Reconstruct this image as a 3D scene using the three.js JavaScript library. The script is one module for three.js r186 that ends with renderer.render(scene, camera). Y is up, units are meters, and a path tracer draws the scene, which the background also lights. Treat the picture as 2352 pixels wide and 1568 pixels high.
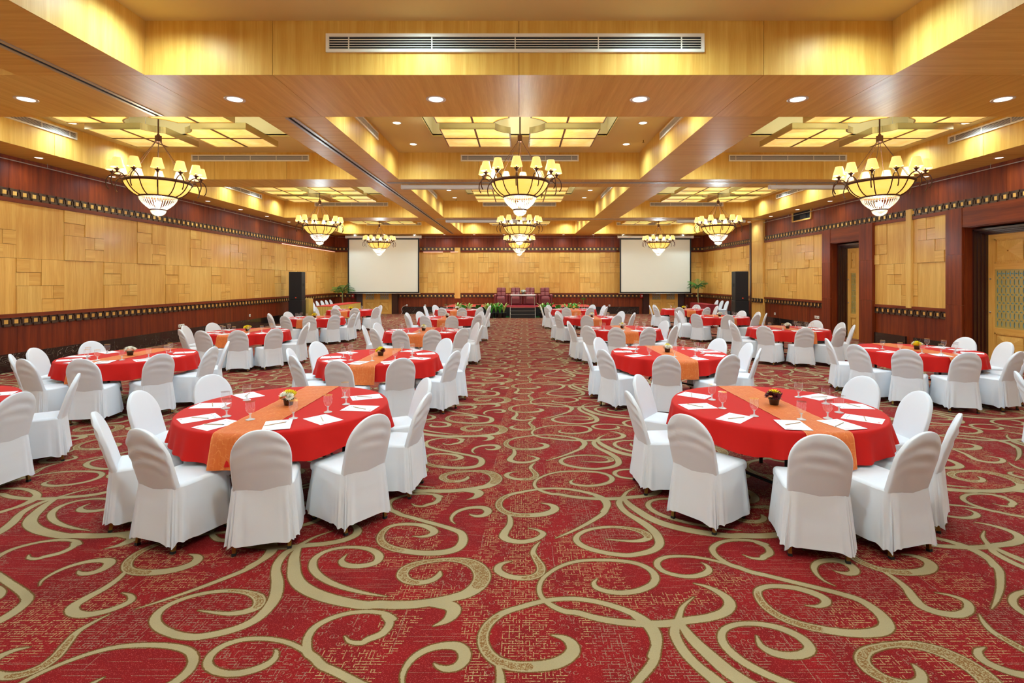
import * as THREE from 'three';
import { mergeGeometries, mergeVertices } from 'three/addons/utils/BufferGeometryUtils.js';
import { RoundedBoxGeometry } from 'three/addons/geometries/RoundedBoxGeometry.js';
import { RectAreaLightUniformsLib } from 'three/addons/lights/RectAreaLightUniformsLib.js';

RectAreaLightUniformsLib.init();
// ---------------------------------------------------------------- camera, exposure, light levels
const scene = new THREE.Scene();
scene.background = new THREE.Color(0x000000);
const FOCAL = 1200;                                   // pixels, for a frame of 2352 x 1568
const camera = new THREE.PerspectiveCamera(2 * Math.atan(784 / FOCAL) * 180 / Math.PI, 2352 / 1568, 0.05, 120);
camera.position.set(0, 1.95, 0);
camera.lookAt(0, 1.95, -10);
camera.setViewOffset(2352, 1568, -16, 139, 2352, 1568);   // shifted lens: verticals stay upright
const renderer = new THREE.WebGLRenderer({ antialias: true });
renderer.toneMapping = THREE.LinearToneMapping;
renderer.toneMappingExposure = 0.94;
renderer.shadowMap.enabled = true;
const LAMP = {
  downlight: 12, beam: 11, chandelier: 13, bowl: 7, cove: 2.2, hall: 12,
  warm: new THREE.Color(0.9, 0.98, 0.85), white: new THREE.Color(0.6, 0.85, 1.0), cool: new THREE.Color(0.57, 0.84, 1.0),
};
// ---------------------------------------------------------------- measures of the hall (metres; depth d means z = -d)
const SOF = 4.64, CEIL = 5.35, COVE = 5.8, WX = 10.95, ZB = 31.0, ZR = -5.0;
const ROWS = [
  { z: [-3, 6.84], x: [[-9.97, -6.55], [-4.9, 4.9], [6.55, 9.97]], c: 1.6, cx: [-8.26, 0, 8.26] },
  { z: [8.56, 13.85], x: [[-9.97, -4.25], [-3.2, 3.2], [4.25, 9.97]], c: 10.3, cx: [-7.11, 0.02, 7.11] },
  { z: [14.94, 22.19], x: [[-9.97, -4.25], [-3.2, 3.2], [4.25, 9.97]], c: 18.65, cx: [-7.11, 0.02, 7.11] },
  { z: [23.39, 29.75], x: [[-9.97, -4.25], [-3.2, 3.2], [4.25, 9.97]], c: 26.6, cx: [-7.11, 0.02, 7.11] },
];
const CROSS = [[-5, -3], [6.84, 8.56], [13.85, 14.94], [22.19, 23.39], [29.75, 31]];

// ---------------------------------------------------------------- helpers
function rng(seed) { let a = seed >>> 0; return () => { a = (a + 0x6D2B79F5) | 0; let t = Math.imul(a ^ (a >>> 15), 1 | a); t = (t + Math.imul(t ^ (t >>> 7), 61 | t)) ^ t; return ((t ^ (t >>> 14)) >>> 0) / 4294967296; }; }
const R = rng(20240611);
const rr = (a, b, r = R) => a + (b - a) * r();
const taken = new Map();
function numbered(name) { const n = taken.get(name) || 0; taken.set(name, n + 1); return n ? `${name}_${String(n).padStart(3, '0')}` : name; }
function tag(o, label, category, group, kind) { o.userData.label = label; o.userData.category = category; if (group) o.userData.group = group; if (kind) o.userData.kind = kind; return o; }
function thing(name, label, category, x = 0, y = 0, d = 0, turn = 0, group, kind) {
  const g = new THREE.Group(); g.name = numbered(name); g.position.set(x, y, -d); g.rotation.y = turn; scene.add(g);
  return tag(g, label, category, group, kind);
}
function part(name, geo, mat, parent, x = 0, y = 0, z = 0, ry = 0) {
  const m = new THREE.Mesh(geo, mat); m.name = name; m.position.set(x, y, z); if (ry) m.rotation.y = ry; parent.add(m); return m;
}
function solo(name, geo, mat, label, category, x = 0, y = 0, d = 0, turn = 0, group, kind) {
  const m = new THREE.Mesh(geo, mat); m.name = numbered(name); m.position.set(x, y, -d); m.rotation.y = turn; scene.add(m);
  return tag(m, label, category, group, kind);
}
function copy(o, x, y, d, turn, label, group) {
  const c = o.clone(); c.name = numbered(o.name.replace(/_\d{3}$/, '')); c.position.set(x, y, -d); c.rotation.y = turn; scene.add(c);
  c.userData = { ...o.userData }; if (label) c.userData.label = label; if (group) c.userData.group = group; return c;
}
// box with uv in metres; v runs up the grain. grain 'h' lays the grain across.
function bx(w, h, d, x = 0, y = 0, z = 0, grain = 'v', off = null) {
  const g = new THREE.BoxGeometry(w, h, d); g.translate(x, y, z);
  return metric(g, grain, off);
}
function metric(g, grain = 'v', off = null) {
  const p = g.attributes.position, n = g.attributes.normal, uv = new Float32Array(p.count * 2);
  const ou = off ? off[0] : R() * 3, ov = off ? off[1] : R() * 3;
  for (let i = 0; i < p.count; i++) {
    const ax = Math.abs(n.getX(i)), ay = Math.abs(n.getY(i)), az = Math.abs(n.getZ(i));
    let u, v;
    if (ay >= ax && ay >= az) { u = p.getX(i); v = p.getZ(i); } else if (ax >= az) { u = p.getZ(i); v = p.getY(i); } else { u = p.getX(i); v = p.getY(i); }
    if (grain === 'h') [u, v] = [v, u];
    uv[2 * i] = u + ou; uv[2 * i + 1] = v + ov;
  }
  g.setAttribute('uv', new THREE.BufferAttribute(uv, 2)); return g;
}
const tube = (pts, r, seg = 24, rad = 6, closed = false) => new THREE.TubeGeometry(new THREE.CatmullRomCurve3(pts.map((p) => new THREE.Vector3(...p)), closed), seg, r, rad, closed);
function bar(a, b, r, rad = 6, r2 = r) {
  const A = new THREE.Vector3(...a), B = new THREE.Vector3(...b), L = A.distanceTo(B);
  const g = new THREE.CylinderGeometry(r2, r, L, rad); g.translate(0, L / 2, 0);
  g.applyQuaternion(new THREE.Quaternion().setFromUnitVectors(new THREE.Vector3(0, 1, 0), B.clone().sub(A).normalize())); g.translate(A.x, A.y, A.z); return g;
}
const lathe = (pts, seg = 24) => new THREE.LatheGeometry(pts.map(([r, y]) => new THREE.Vector2(r, y)), seg);
function merge(list) { return mergeGeometries(list.map((g) => { const h = g.index ? g.toNonIndexed() : g; for (const k of Object.keys(h.attributes)) if (!['position', 'normal', 'uv'].includes(k)) h.deleteAttribute(k); return h; })); }
// surface from a grid function f(u, v) -> [x, y, z]
function grid(nu, nv, f, closedU = false) {
  const pos = [], uv = [], idx = [];
  for (let j = 0; j <= nv; j++) for (let i = 0; i <= nu; i++) { const p = f(i / nu, j / nv); pos.push(p[0], p[1], p[2]); uv.push(p[3] ?? i / nu, p[4] ?? j / nv); }
  const W = nu + 1;
  for (let j = 0; j < nv; j++) for (let i = 0; i < nu; i++) { const a = j * W + i; idx.push(a, a + 1, a + W + 1, a, a + W + 1, a + W); }
  const g = new THREE.BufferGeometry();
  g.setAttribute('position', new THREE.Float32BufferAttribute(pos, 3)); g.setAttribute('uv', new THREE.Float32BufferAttribute(uv, 2)); g.setIndex(idx); g.computeVertexNormals();
  if (closedU) { const n = g.attributes.normal; for (let j = 0; j <= nv; j++) { const a = j * W, b = a + nu, v = new THREE.Vector3(n.getX(a) + n.getX(b), n.getY(a) + n.getY(b), n.getZ(a) + n.getZ(b)).normalize(); n.setXYZ(a, v.x, v.y, v.z); n.setXYZ(b, v.x, v.y, v.z); } }
  return g;
}
// ---------------------------------------------------------------- procedural textures
function hash2(i, j, s) { let h = Math.imul(i, 374761393) + Math.imul(j, 668265263) + Math.imul(s, 1274126177); h = Math.imul(h ^ (h >>> 13), 1274126177); return ((h ^ (h >>> 16)) >>> 0) / 4294967296; }
function vnoise(x, y, px, py, s) {               // value noise, periodic in px, py cells
  const xi = Math.floor(x), yi = Math.floor(y), fx = x - xi, fy = y - yi, sx = fx * fx * (3 - 2 * fx), sy = fy * fy * (3 - 2 * fy);
  const m = (a, b) => ((a % b) + b) % b, a = m(xi, px), b = m(xi + 1, px), c = m(yi, py), d = m(yi + 1, py);
  return (hash2(a, c, s) * (1 - sx) + hash2(b, c, s) * sx) * (1 - sy) + (hash2(a, d, s) * (1 - sx) + hash2(b, d, s) * sx) * sy;
}
function texture(w, h, fn, srgb = true) {
  const data = new Uint8Array(w * h * 4);
  for (let j = 0; j < h; j++) for (let i = 0; i < w; i++) { const c = fn(i / w, j / h, i, j), k = 4 * (j * w + i); data[k] = c[0]; data[k + 1] = c[1]; data[k + 2] = c[2]; data[k + 3] = 255; }
  const t = new THREE.DataTexture(data, w, h); t.wrapS = t.wrapT = THREE.RepeatWrapping; t.magFilter = THREE.LinearFilter; t.minFilter = THREE.LinearMipmapLinearFilter; t.generateMipmaps = true;
  if (srgb) t.colorSpace = THREE.SRGBColorSpace; t.needsUpdate = true; return t;
}
const mixc = (a, b, t) => [a[0] + (b[0] - a[0]) * t, a[1] + (b[1] - a[1]) * t, a[2] + (b[2] - a[2]) * t];
const clamp = (x, a = 0, b = 1) => Math.min(b, Math.max(a, x));
function woodTex(a, b, seed, ribbon, metres) {
  const t = texture(512, 512, (u, v) => {
    const wob = 0.012 * vnoise(u * 4, v * 5, 4, 5, seed + 9);
    const x = u + wob;
    let n = 0.42 * vnoise(x * 34, v * 2, 34, 2, seed) + 0.30 * vnoise(x * 90, v * 3, 90, 3, seed + 1) + 0.28 * vnoise(x * 230, v * 12, 230, 12, seed + 2);
    n += ribbon * (vnoise(x * 26, v * 1, 26, 1, seed + 3) - 0.5) + 0.18 * (vnoise(u * 5, v * 3, 5, 3, seed + 4) - 0.5);
    return mixc(a, b, clamp(0.5 + (n - 0.5) * 1.35));
  });
  t.repeat.set(1 / metres, 1 / metres); return t;
}
// ---------------------------------------------------------------- materials
const std = (o) => new THREE.MeshStandardMaterial(o), phy = (o) => new THREE.MeshPhysicalMaterial(o);
const goldT = woodTex([232, 188, 98], [214, 162, 74], 11, 0.22, 1.7);
const mapleT = woodTex([238, 191, 106], [214, 157, 74], 23, 0.22, 1.5);
const mahoT = woodTex([136, 56, 17], [100, 35, 10], 37, 0.3, 1.5);
const M = {};
M.gold = ['#ffffff', '#f6eee0', '#fff6e6'].map((c) => phy({ map: goldT, color: c, roughness: 0.42, specularIntensity: 0.28 }));
M.maple = ['#ffffff', '#fbf5ec', '#fff8ee', '#f6ecdd'].map((c) => phy({ map: mapleT, color: c, roughness: 0.5, specularIntensity: 0.5, clearcoat: 0.12, clearcoatRoughness: 0.22 }));
M.maho = ['#ffffff', '#f0e2dc', '#fff0e8'].map((c) => phy({ map: mahoT, color: c, roughness: 0.45, specularIntensity: 0.5, clearcoat: 0.15, clearcoatRoughness: 0.18 }));
M.core = std({ color: '#4a2412', roughness: 0.8 });
M.fretDark = phy({ color: '#33170f', roughness: 0.4, clearcoat: 0.3, clearcoatRoughness: 0.25 });
M.fretBlock = phy({ color: '#4a2f1c', roughness: 0.36, metalness: 0.2, clearcoat: 0.4, clearcoatRoughness: 0.2 });
M.casing = phy({ color: '#3a140d', roughness: 0.32, clearcoat: 0.5, clearcoatRoughness: 0.15 });
M.paint = std({ color: '#dcbe7a', roughness: 0.9 });
M.cove = std({ color: '#f2e6bd', roughness: 0.9 });
M.marble = phy({ map: (() => { const t = texture(1024, 512, (u, v) => {
  const wx = vnoise(u * 6, v * 3, 6, 3, 71) * 1.6 + vnoise(u * 24, v * 12, 24, 12, 72) * 0.5, wy = vnoise(u * 6, v * 3, 6, 3, 73) * 1.4;
  const a = Math.abs(vnoise(u * 8 + wx * 2, v * 4 + wy * 2, 8, 4, 74) - 0.5), b = Math.abs(vnoise(u * 20 + wx * 3, v * 10 + wy * 3, 20, 10, 75) - 0.5);
  const patch = clamp(vnoise(u * 5, v * 3, 5, 3, 76) * 2.2 - 0.45);
  const vein = clamp(1 - a / 0.014) * 0.7 * patch + clamp(1 - b / 0.012) * 0.45 * patch;
  return mixc([32, 23, 20], [205, 192, 176], clamp(vein * 1.6 + 0.05 * vnoise(u * 60, v * 30, 60, 30, 77)));
}); t.repeat.set(1 / 1.6, 1 / 0.8); return t; })(), roughness: 0.14, clearcoat: 0.6, clearcoatRoughness: 0.05 });
// white stretch cover: fine weave, a little sheen
const weave = texture(128, 128, (u, v, i, j) => { const n = 236 + 12 * ((i + j) & 1) + 6 * (hash2(i, j, 5) - 0.5); return [n, n, n]; });
weave.repeat.set(40, 40);
M.cover = phy({ map: weave, color: '#ececef', roughness: 0.72, sheen: 0.35, sheenRoughness: 0.5, sheenColor: new THREE.Color('#ffffff') });
M.legMetal = std({ color: '#9a7c3c', roughness: 0.34, metalness: 0.85 });
M.rubber = std({ color: '#151312', roughness: 0.7 });
M.redCloth = phy({ color: '#bc130a', roughness: 0.7, specularIntensity: 0.4, sheen: 0.14, sheenRoughness: 0.4, sheenColor: new THREE.Color('#ff9a80') });
const organza = texture(256, 1024, (u, v) => {
  const c = Math.abs(vnoise(u * 10, v * 46 + 3 * vnoise(u * 4, v * 8, 4, 8, 82), 10, 46, 81) - 0.5), w = clamp(1 - c / 0.05) * 0.55 + 0.25 * vnoise(u * 60, v * 18, 60, 18, 83);
  const hem = (u < 0.02 || u > 0.98) ? 0.5 : 0;
  return mixc([200, 94, 36], [226, 150, 90], clamp(w + hem));
});
M.runner = phy({ map: organza, roughness: 0.5, specularIntensity: 0.5, sheen: 0.15, sheenRoughness: 0.35, sheenColor: new THREE.Color('#ffd9a8') });
M.glass = phy({ color: '#ffffff', roughness: 0.0, transmission: 0.96, thickness: 0, ior: 1.5 });
M.footGlass = phy({ color: '#f4f6f4', roughness: 0.12, transmission: 0.62, thickness: 0, ior: 1.5 });
M.film = phy({ color: '#ffffff', roughness: 0.05, transmission: 1, thickness: 0, ior: 1.4 });
M.paper = std({ map: texture(128, 180, (u, v, i, j) => {
  let c = [246, 246, 250]; const U = u, V = 1 - v;
  if (V > 0.86 && V < 0.885 && U > 0.1 && U < 0.26) c = [150, 150, 158];
  if (V > 0.86 && V < 0.885 && U > 0.38 && U < 0.56) c = [150, 150, 158];
  if (V > 0.86 && V < 0.885 && U > 0.68 && U < 0.86) c = [150, 150, 158];
  if (V > 0.93 && V < 0.945 && U > 0.2 && U < 0.8) c = [186, 186, 196];
  if (V < 0.12 && V > 0.06 && U > 0.08 && U < 0.3) c = [214, 160, 160];
  if (V > 0.18 && V < 0.8 && Math.floor(V * 90) % 4 === 0 && U > 0.06 && U < 0.94) c = [232, 232, 240];
  return c; }), roughness: 0.7 });
M.pencil = phy({ color: '#b9906c', roughness: 0.45, clearcoat: 0.4 });
M.graphite = std({ color: '#2a2624', roughness: 0.6 });
M.pot = phy({ color: '#2b150d', roughness: 0.35, clearcoat: 0.4 });
M.iron = phy({ color: '#4f2c1a', roughness: 0.45, metalness: 0.55, clearcoat: 0.2 });
const alabaster = (seed, a, b) => texture(256, 256, (u, v) => { const n = 0.55 * vnoise(u * 5 + 2 * vnoise(u * 3, v * 3, 3, 3, seed + 5), v * 5, 5, 5, seed) + 0.3 * vnoise(u * 14, v * 14, 14, 14, seed + 1) + 0.15 * vnoise(u * 50, v * 50, 50, 50, seed + 2); return mixc(a, b, clamp(n * 1.3 - 0.1)); });
const alaT = alabaster(301, [255, 234, 162], [238, 198, 102]);
M.alabaster = phy({ color: '#e8cf9a', map: alaT, roughness: 0.3, emissive: '#ffffff', emissiveMap: alaT, emissiveIntensity: 0.74, clearcoat: 0.3, clearcoatRoughness: 0.2 });
M.bowl = phy({ color: '#e8cf9a', map: alaT, roughness: 0.35, emissive: '#fff0c4', emissiveMap: alaT, emissiveIntensity: 1.25 });
M.shade = phy({ color: '#f0dcae', roughness: 0.8, emissive: '#ffcf6a', emissiveIntensity: 0.85 });
M.shadeGlow = std({ color: '#fff4d8', emissive: '#fff2cf', emissiveIntensity: 1.6, roughness: 0.6 });
M.crystal = phy({ color: '#e6dcc4', roughness: 0.05, transmission: 0.85, thickness: 0.01, ior: 1.6, emissive: '#ffe9b8', emissiveIntensity: 0.14 });
M.bulb = std({ color: '#ffffff', emissive: '#fff3d6', emissiveIntensity: 6 });
M.lens = std({ color: '#ffffff', emissive: '#fff4e0', emissiveIntensity: 2.6 });
M.trimRing = std({ color: '#d8cdbd', roughness: 0.35, metalness: 0.3 });
M.brushed = std({ color: '#cfc3a2', roughness: 0.16, metalness: 0.95 });
M.barDark = phy({ color: '#5a3618', roughness: 0.35, metalness: 0.5 });
M.aluminium = std({ color: '#b9b0a4', roughness: 0.35, metalness: 0.8 });
M.slot = std({ color: '#120d0a', roughness: 0.9 });
M.grille = std({ color: '#ece2cc', roughness: 0.5, metalness: 0.1 });
M.white = std({ color: '#efeae0', roughness: 0.5 });
M.screen = std({ color: '#efe9d6', roughness: 0.85 });
M.black = std({ color: '#120e0d', roughness: 0.55 });
M.speaker = std({ color: '#1a1210', roughness: 0.75, bumpMap: texture(64, 64, (u, v, i, j) => { const n = ((i >> 1) + (j >> 1)) & 1 ? 255 : 60; return [n, n, n]; }, false), bumpScale: 0.001 });
M.speaker.bumpMap.repeat.set(30, 60);
M.badge = std({ color: '#e2431e', roughness: 0.4 });
M.leather = phy({ color: '#6c2226', roughness: 0.34, clearcoat: 0.35, clearcoatRoughness: 0.25 });
M.leather2 = phy({ color: '#8c3e40', roughness: 0.34, clearcoat: 0.35, clearcoatRoughness: 0.25 });
M.goldCloth = phy({ color: '#d9b65a', roughness: 0.42, sheen: 0.8, sheenRoughness: 0.3, sheenColor: new THREE.Color('#ffe9a0') });
M.crimson = phy({ color: '#8e1420', roughness: 0.6, sheen: 0.5, sheenColor: new THREE.Color('#d04050') });
M.stageRed = std({ color: '#c4321f', roughness: 0.9 });
M.stageDark = std({ color: '#a3152a', roughness: 0.9 });
M.leaf = ['#2c7a28', '#46a836', '#1f5c25', '#86b84a', '#b4cf70'].map((c) => phy({ color: c, roughness: 0.5, clearcoat: 0.2, side: THREE.DoubleSide }));
M.trunk = std({ color: '#8a8a5c', roughness: 0.8 });
M.grass = std({ color: '#1d8a44', roughness: 0.9 });
M.glazing = phy({ color: '#7fb1c4', roughness: 0.12, clearcoat: 0.6, clearcoatRoughness: 0.05 });
M.lattice = phy({ color: '#b39a52', roughness: 0.4, clearcoat: 0.3 });
M.blueGlass = phy({ color: '#8fb7e8', roughness: 0.15, clearcoat: 0.5 });
M.redPaint = phy({ color: '#b5161a', roughness: 0.3, clearcoat: 0.6 });
M.pink = std({ color: '#ffd8c6', emissive: '#ffb59a', emissiveIntensity: 1.2 });
M.petal = { y: std({ color: '#f4dd1e', roughness: 0.7, side: THREE.DoubleSide }), w: std({ color: '#f4f1e2', roughness: 0.7, side: THREE.DoubleSide }), d: std({ color: '#5a0f18', roughness: 0.7, side: THREE.DoubleSide }), g: std({ color: '#7ba63a', roughness: 0.7, side: THREE.DoubleSide }) };
const pick = (list) => list[Math.floor(R() * list.length)];

// ---------------------------------------------------------------- carpet: scroll strokes on a half-drop repeat of 2.545 x 1.707 m
const STROKES = [[[[1.127,3.369,0.008],[1.194,3.335,0.03],[1.246,3.28,0.048],[1.277,3.212,0.06],[1.271,3.151,0.065],[1.215,3.082,0.062],[1.106,3.031,0.06],[0.979,3.004,0.058],[0.854,2.977,0.058],[0.737,2.972,0.056],[0.594,2.986,0.054],[0.453,3.022,0.05],[0.34,3.073,0.046],[0.268,3.087,0.042],[0.186,3.151,0.038],[0.139,3.222,0.03],[0.124,3.296,0.028],[0.145,3.409,0.028],[0.203,3.499,0.028],[0.298,3.587,0.03],[0.411,3.639,0.032],[0.576,3.653,0.034],[0.717,3.639,0.038],[0.815,3.602,0.042],[0.877,3.536,0.046],[0.895,3.456,0.05],[0.865,3.375,0.048],[0.799,3.318,0.048],[0.714,3.28,0.046],[0.622,3.269,0.044],[0.542,3.288,0.042],[0.486,3.329,0.038],[0.479,3.375,0.026],[0.505,3.421,0.008]],null],[[[0.184,2.878,0.008],[0.25,2.853,0.04],[0.285,2.809,0.062],[0.289,2.758,0.07],[0.249,2.702,0.072],[0.178,2.661,0.072],[0.074,2.643,0.07],[-0.03,2.649,0.066],[-0.109,2.684,0.062],[-0.161,2.743,0.06],[-0.19,2.813,0.058],[-0.194,2.895,0.055],[-0.166,2.981,0.05],[-0.1,3.064,0.044],[0.02,3.131,0.04],[0.144,3.183,0.038],[0.258,3.206,0.038],[0.353,3.206,0.04],[0.475,3.176,0.042],[0.589,3.121,0.046],[0.669,3.064,0.05],[0.717,3.013,0.054],[0.75,2.955,0.056],[0.759,2.878,0.054],[0.739,2.797,0.052],[0.697,2.713,0.048]],[6,13]],[[[0.677,4.754,0.05],[0.729,4.657,0.054],[0.742,4.542,0.05],[0.7,4.4,0.046],[0.604,4.277,0.04],[0.49,4.155,0.032],[0.366,4.042,0.022],[0.267,3.963,0.006]],null],[[[-1.47,4.078,0.006],[-1.566,3.981,0.024],[-1.622,3.875,0.036],[-1.655,3.813,0.046],[-1.682,3.742,0.054],[-1.676,3.619,0.056],[-1.643,3.517,0.056],[-1.577,3.398,0.068],[-1.535,3.307,0.072],[-1.503,3.201,0.072],[-1.498,3.102,0.066],[-1.515,3.017,0.062],[-1.558,2.955,0.058],[-1.62,2.911,0.056],[-1.712,2.875,0.052],[-1.77,2.863,0.05],[-1.856,2.872,0.05],[-1.95,2.904,0.05],[-2.037,2.951,0.052],[-2.099,3.012,0.052],[-2.124,3.083,0.046],[-2.108,3.15,0.04],[-2.048,3.219,0.036],[-1.967,3.264,0.034],[-1.866,3.288,0.034],[-1.768,3.286,0.036],[-1.679,3.262,0.044],[-1.616,3.227,0.062],[-1.578,3.176,0.066],[-1.574,3.121,0.06],[-1.62,3.081,0.048],[-1.696,3.065,0.034],[-1.784,3.073,0.022],[-1.899,3.094,0.006]],[24,29]],[[[-1.625,3.828,0.04],[-1.598,3.7,0.066],[-1.549,3.58,0.076],[-1.489,3.456,0.084],[-1.417,3.363,0.086],[-1.32,3.288,0.086],[-1.199,3.224,0.084],[-1.055,3.173,0.08],[-0.922,3.143,0.076],[-0.861,3.151,0.076],[-0.749,3.145,0.076],[-0.627,3.153,0.076],[-0.509,3.181,0.072],[-0.414,3.217,0.07],[-0.331,3.259,0.084],[-0.269,3.341,0.104],[-0.247,3.433,0.112],[-0.264,3.517,0.108],[-0.32,3.6,0.092],[-0.411,3.649,0.066],[-0.519,3.657,0.04],[-0.623,3.639,0.044],[-0.721,3.6,0.058],[-0.777,3.536,0.07],[-0.777,3.462,0.074],[-0.726,3.4,0.062],[-0.642,3.38,0.05],[-0.574,3.407,0.046],[-0.537,3.462,0.042],[-0.536,3.507,0.014]],[15,26]],[[[-0.528,3.151,0.04],[-0.466,3.146,0.066],[-0.415,3.136,0.084],[-0.389,3.102,0.086],[-0.393,3.045,0.07],[-0.424,2.995,0.042],[-0.482,2.955,0.006]],null],[[[-0.822,3.23,0.006],[-0.959,3.264,0.024],[-1.105,3.318,0.036],[-1.243,3.392,0.044],[-1.351,3.481,0.05],[-1.415,3.568,0.052],[-1.442,3.673,0.046],[-1.406,3.766,0.036],[-1.315,3.819,0.034],[-1.182,3.825,0.038],[-1.065,3.781,0.05],[-0.998,3.7,0.058],[-0.998,3.626,0.054],[-1.05,3.587,0.052],[-1.13,3.574,0.052],[-1.208,3.596,0.052],[-1.246,3.646,0.036],[-1.238,3.725,0.006]],null],[[[1.59,3.721,0.006],[1.631,3.68,0.024],[1.698,3.67,0.034],[1.726,3.697,0.044],[1.791,3.748,0.048],[1.807,3.836,0.044],[1.76,3.904,0.036],[1.821,3.869,0.036],[1.763,3.915,0.034],[1.658,3.937,0.032],[1.535,3.918,0.034],[1.447,3.865,0.038],[1.397,3.799,0.042],[1.389,3.728,0.042],[1.407,3.659,0.044],[1.44,3.596,0.046],[1.493,3.555,0.046],[1.548,3.505,0.046],[1.633,3.462,0.044],[1.785,3.379,0.044],[1.901,3.317,0.046],[2.011,3.252,0.05],[2.082,3.193,0.056],[2.112,3.099,0.064],[2.108,3.013,0.07],[2.079,2.952,0.072],[2.019,2.912,0.07],[1.922,2.893,0.066],[1.826,2.896,0.062],[1.712,2.922,0.062],[1.604,2.965,0.062],[1.523,3.031,0.06],[1.478,3.124,0.054],[1.478,3.231,0.046],[1.508,3.298,0.04],[1.583,3.336,0.04],[1.688,3.336,0.046],[1.772,3.311,0.054],[1.846,3.257,0.062],[1.874,3.205,0.06],[1.852,3.16,0.044],[1.79,3.132,0.026],[1.724,3.14,0.006]],[29,34]],[[[1.44,3.596,0.03],[1.329,3.659,0.028],[1.232,3.692,0.028],[1.127,3.704,0.03],[1.029,3.69,0.034],[0.963,3.643,0.04],[0.942,3.58,0.042],[0.962,3.517,0.04],[1.018,3.473,0.038],[1.106,3.449,0.04],[1.191,3.462,0.044],[1.259,3.503,0.046],[1.284,3.549,0.036],[1.275,3.596,0.02],[1.258,3.619,0.006]],null],[[[-0.527,2.49,0.004],[-0.561,2.541,0.016],[-0.571,2.594,0.024],[-0.561,2.663,0.032],[-0.527,2.727,0.038],[-0.462,2.777,0.044],[-0.388,2.796,0.052],[-0.322,2.788,0.062],[-0.284,2.743,0.066],[-0.282,2.684,0.06],[-0.313,2.64,0.05],[-0.363,2.628,0.04],[-0.407,2.645,0.022],[-0.428,2.663,0.006]],null],[[[-0.121,6.137,0.014],[-0.088,5.997,0.036],[-0.089,5.882,0.048],[-0.12,5.771,0.06],[-0.128,5.692,0.066],[-0.078,5.636,0.062],[0.018,5.615,0.054],[0.126,5.664,0.048],[0.174,5.745,0.044],[0.128,5.803,0.024],[0.061,5.829,0.006]],null],[[[0.146,3.91,0.006],[0.11,3.835,0.026],[0.092,3.756,0.036],[0.116,3.659,0.048],[0.143,3.568,0.056],[0.136,3.493,0.058],[0.086,3.444,0.054],[0.005,3.433,0.05],[-0.083,3.456,0.05],[-0.146,3.52,0.052],[-0.148,3.568,0.046],[-0.115,3.613,0.028],[-0.061,3.635,0.006]],[2,7]]];
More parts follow.
